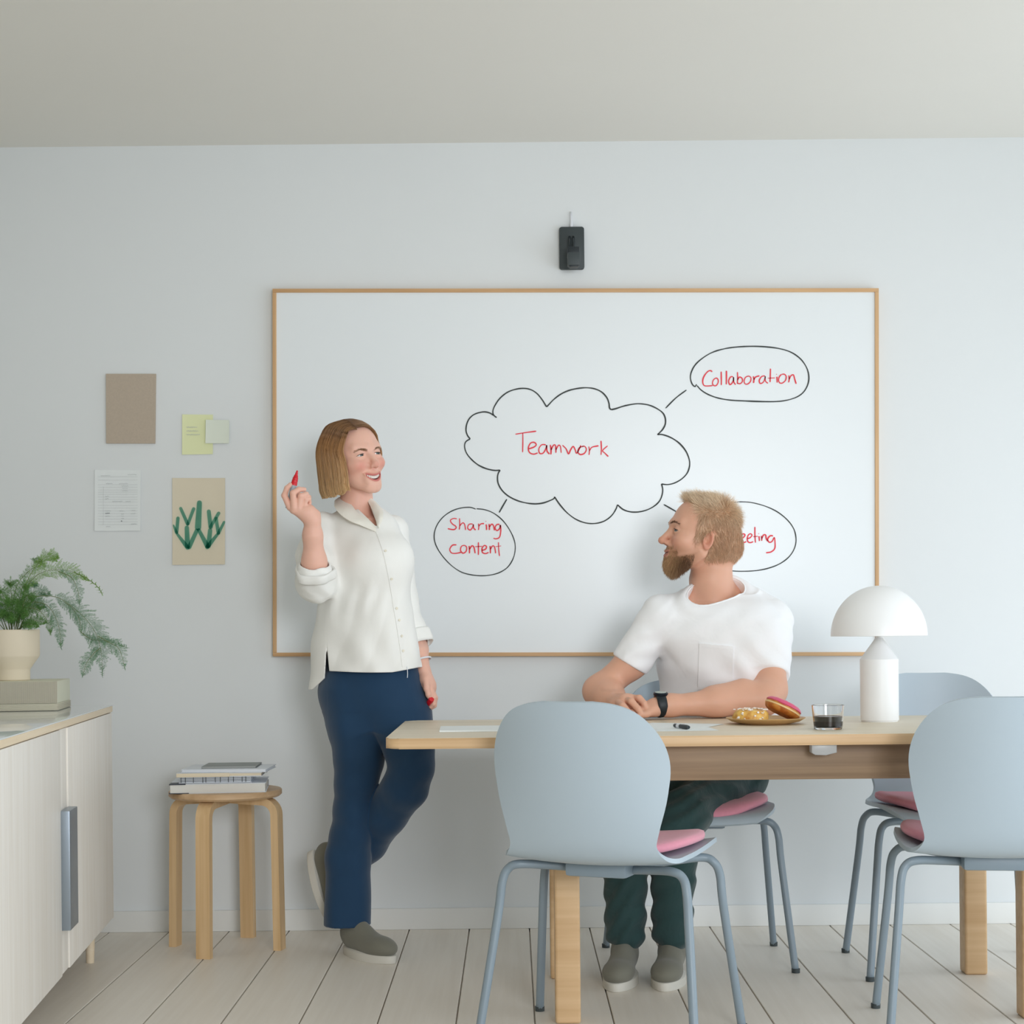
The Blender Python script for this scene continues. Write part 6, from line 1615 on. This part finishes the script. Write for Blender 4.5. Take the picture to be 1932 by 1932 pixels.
# t-shirt
M_tee = cloth('white_cotton', srgb(250, 250, 252), 0.85, 0.15, 1100, 0.20, 11.0, 0.01, 0.1)
teeT = gencyl([(1122, 1296, 1418, 5.0), (1140, 1256, 1452, 4.995), (1168, 1236, 1472, 4.99), (1205, 1234, 1478, 4.99), (1250, 1243, 1481, 4.995), (1300, 1247, 1474, 5.01), (1350, 1250, 1470, 5.03), (1400, 1254, 1466, 5.045), (1450, 1262, 1460, 5.055)], -0.42, 0.62)
tra = [W(1246, 1160, 4.955), W(1192, 1248, 4.962)]
tla = [W(1456, 1176, 4.985), W(1447, 1262, 4.925)]
def tee0(p):
    x, y = pix(p)
    t = teeT(p)
    t = smin(t, cone(p, W(1377, 1111, 5.03), W(1446, 1163, 5.005), 0.040, 0.064), 0.03)
    t = smin(t, cone(p, W(1312, 1137, 5.0), W(1254, 1165, 4.97), 0.046, 0.056), 0.03)
    t = smin(t, ell(p, W(1308, 1190, 4.93), (0.080, 0.035, 0.07)), 0.10)
    low = np.clip((1.02 - p[:, 2]) / 0.15, 0, 1)
    t = t + 0.0030 * np.sin((p[:, 2] * 1.0 + p[:, 0] * 0.7) * 55 + 2 * np.sin(p[:, 0] * 18)) * low
    t = t + 0.0016 * np.sin(p[:, 0] * 55 - p[:, 2] * 38 + 2 * np.sin(p[:, 2] * 22))
    a = chain(p, tra, [0.059, 0.0595], 0.02); b = chain(p, tla, [0.066, 0.067], 0.02)
    wr = lambda q: 0.0024 * np.sin((q[:, 0] * 0.6 - q[:, 2]) * 120 + 2 * np.sin(q[:, 0] * 40))
    a = a + 0.6 * wr(p); b = b + 0.002 * np.sin((p[:, 0] * 0.8 + p[:, 2]) * 95)
    # sleeves end with open hems
    ua = (tra[1] - tra[0]) / np.linalg.norm(tra[1] - tra[0]); ub = (tla[1] - tla[0]) / np.linalg.norm(tla[1] - tla[0])
    ea = (p - tra[1]) @ ua - 0.012; eb = (p - tla[1]) @ ub - 0.012
    a = np.maximum(smax(a, ea, 0.006), -np.maximum(a + 0.0075, -(ea + 0.05))); b = np.maximum(smax(b, eb, 0.006), -np.maximum(b + 0.0075, -(eb + 0.05)))
    d = smin(t, smin(a, b, 0.005), 0.026)
    return d
def trace(f, px, py, d0=4.7, d1=5.25):
    Ds = np.arange(d0, d1, 0.0015); v = f(np.array([W(px, py, D) for D in Ds])); i = np.nonzero(v < 0)[0]
    return W(px, py, Ds[i[0]] if len(i) else 5.0)
A3, B3, C3 = trace(tee0, 1300, 1137), trace(tee0, 1322, 1160), trace(tee0, 1399, 1104)
nkC = (A3 + C3) / 2; nkR = np.linalg.norm(C3 - A3) / 2; nkE1 = (C3 - A3) / (2 * nkR)
nkN = np.cross(nkE1, nkC - B3); nkN /= np.linalg.norm(nkN); nkN = nkN if nkN[2] > 0 else -nkN
nkE2 = np.cross(nkN, nkE1); nkB = abs((B3 - nkC) @ nkE2) / nkR
def tee(p):
    q = p - nkC; ax_ = q @ nkN; rad_ = np.sqrt((q @ nkE1) ** 2 + (q @ nkE2 / nkB) ** 2)
    d = smin(tee0(p), np.sqrt((rad_ - nkR - 0.011) ** 2 + (ax_ + 0.010) ** 2) - 0.012, 0.028)
    return smax(d, -np.maximum(rad_ - nkR, -ax_ - 0.035), 0.005)
lo = (W(1150, 1200, 5)[0], 4.79, W(1350, 1440, 5.0)[2]); hi = (W(1500, 1200, 5)[0], 5.26, W(1400, 1075, 5.05)[2])
sv, sf, sn = nets(tee, lo, hi, 0.0033 * QUICK)
ts = np_obj('t_shirt', sv, sf, M_tee, man); ts['label'] = 'white crew neck t-shirt with a chest pocket'
bvh = BVHTree.FromPolygons([tuple(v) for v in sv], [tuple(f) for f in sf])
def qgrid(c, n=10, m=10):
    c = [Vector((x, y, 0)) for x, y in c]; return [[tuple((c[0].lerp(c[1], i / n)).lerp(c[3].lerp(c[2], i / n), j / m))[:2] for i in range(n + 1)] for j in range(m + 1)]
drape('pocket', qgrid([(1319.5, 1213.5), (1383.5, 1219), (1383, 1296), (1317, 1301)]), bvh, M_tee, ts, 0.0004, 0.0026)
drape('pocket_hem', qgrid([(1319.5, 1213.5), (1383.5, 1219), (1383.5, 1225), (1319.3, 1220)], 10, 2), bvh, M_tee, ts, 0.0026, 0.0012)
# ribbed neckband following the neck opening
bm = bmesh.new(); n = 72; prof = [(0.0, 0.0), (0.0022, 0.002), (0.0030, 0.009), (0.0024, 0.017), (0.0, 0.0215), (-0.0022, 0.016), (-0.0016, 0.004)]
seg_dirs = []; seg_s = []
for k in range(n):
    a = 2 * PI * k / n; dr = nkE1 * math.cos(a) + nkE2 * math.sin(a) * nkB; seg_dirs.append(dr)
rings = [[] for _ in prof]
for dr in seg_dirs:
    # find the shirt surface along this direction at the opening edge
    ss = np.linspace(-0.05, 0.05, 101); q = nkC + dr * (nkR + 0.003) + nkN * ss[:, None]; v = tee(q); cr_ = [ss[i] for i in range(100) if v[i] < 0 <= v[i + 1]]
    s = min(cr_, key=abs) if cr_ else (0.0 if not seg_s else seg_s[-1])
    s = s if not seg_s else seg_s[-1] + max(-0.004, min(0.004, s - seg_s[-1]))
    seg_s.append(s)
    edge = nkC + dr * (nkR + 0.0005) + nkN * (s + 0.001); down = dr * 0.75 - nkN * 0.66; down /= np.linalg.norm(down); outn = dr * 0.66 + nkN * 0.75
    for j, (o_, l_) in enumerate(prof): rings[j].append(edge + down * (l_ - 0.002) + outn * (o_ + 0.0008))
rr = [[bm.verts.new(v) for v in ring] for ring in rings]
for A_, B_ in zip(rr, rr[1:] + rr[:1]):
    for k in range(n): bm.faces.new((A_[k], A_[(k + 1) % n], B_[(k + 1) % n], B_[k]))
own(bm_obj('neckband', bm, M_tee, None), ts)
# trousers
M_green = cloth('dark_green_cotton', srgb(46, 70, 70), 0.85, 0.2, 900, 0.35, 14.0, 0.05, 0.2)
tpel = gencyl([(1405, 1252, 1452, 5.05), (1440, 1258, 1446, 5.06), (1500, 1270, 1440, 5.06)], -0.3, 0.75)
ttL = limb([(1388, 1445, 5.06), (1340, 1496, 4.88), (1290, 1535, 4.69), (1278, 1562, 4.65), (1270, 1640, 4.66), (1268, 1755, 4.68)], [0.092, 0.083, 0.068, 0.066, 0.060, 0.058], 0.03)
ttR = limb([(1320, 1445, 5.03), (1255, 1492, 4.86), (1196, 1526, 4.67), (1186, 1560, 4.65), (1180, 1640, 4.66), (1180, 1755, 4.69)], [0.092, 0.083, 0.068, 0.066, 0.060, 0.058], 0.03)
seatz = 0.475
def pants(p):
    f = 0.0035 * np.sin((p[:, 2] * 0.8 - p[:, 0] * 0.6 + p[:, 1] * 0.5) * 120 + 2 * np.sin(p[:, 0] * 30))
    d = smin(smin(ttL(p), ttR(p), 0.012), tpel(p), 0.04) + f
    on = p[:, 1] > 4.76
    d = np.where(on, smax(d, seatz + 0.014 * np.clip((4.86 - p[:, 1]) * -5, 0, 1) - p[:, 2], 0.01), d)
    return np.maximum(d, 0.07 - p[:, 2])
pv, pf, pn = nets(pants, (W(1110, 1500, 4.65)[0], 4.55, 0.06), (W(1470, 1500, 5)[0], 5.24, W(1350, 1400, 5)[2]), 0.0048 * QUICK)
pt = np_obj('trousers', pv, pf, M_green, man); pt['label'] = 'dark green trousers'
for kx in (1270, 1182):
    a = W(kx, 1770, 4.73); a[2] = 0.016; shoe(man, a, a + V3(-0.05, -0.24, 0), (0, 0, 1))
# wrist watch
wc = W(1246.5, 1331, 4.772); wax = laM[4] - laM[5]; wax = wax / np.linalg.norm(wax)
own(ring_cuff('watch_strap', wc, wax, 0.0345, 0.0330, 0.027, plain('black_rubber', srgb(20, 30, 36), 0.5, 0.03), man), man)
bw_ = wM and plain('watch_case', srgb(24, 32, 44), 0.15, 0.02, metal=0.6)
wt = Matrix.Translation(wc + V3(0.0, -0.004, 0.0315)) @ Matrix.Rotation(math.radians(8), 4, 'X')
own(lathe('watch_case', [(0, -0.004), (0.019, -0.004), (0.0215, -0.001), (0.0215, 0.004), (0.019, 0.007), (0, 0.007)], bw_, None, 40, wt), man)
own(lathe('watch_dial', [(0, 0.0072), (0.0165, 0.0072), (0.0165, 0.0078), (0, 0.008)], plain('watch_glass_reflection', srgb(200, 212, 204), 0.08, 0.01), None, 40, wt), man)  # pale dial colour stands in for light reflected off the watch
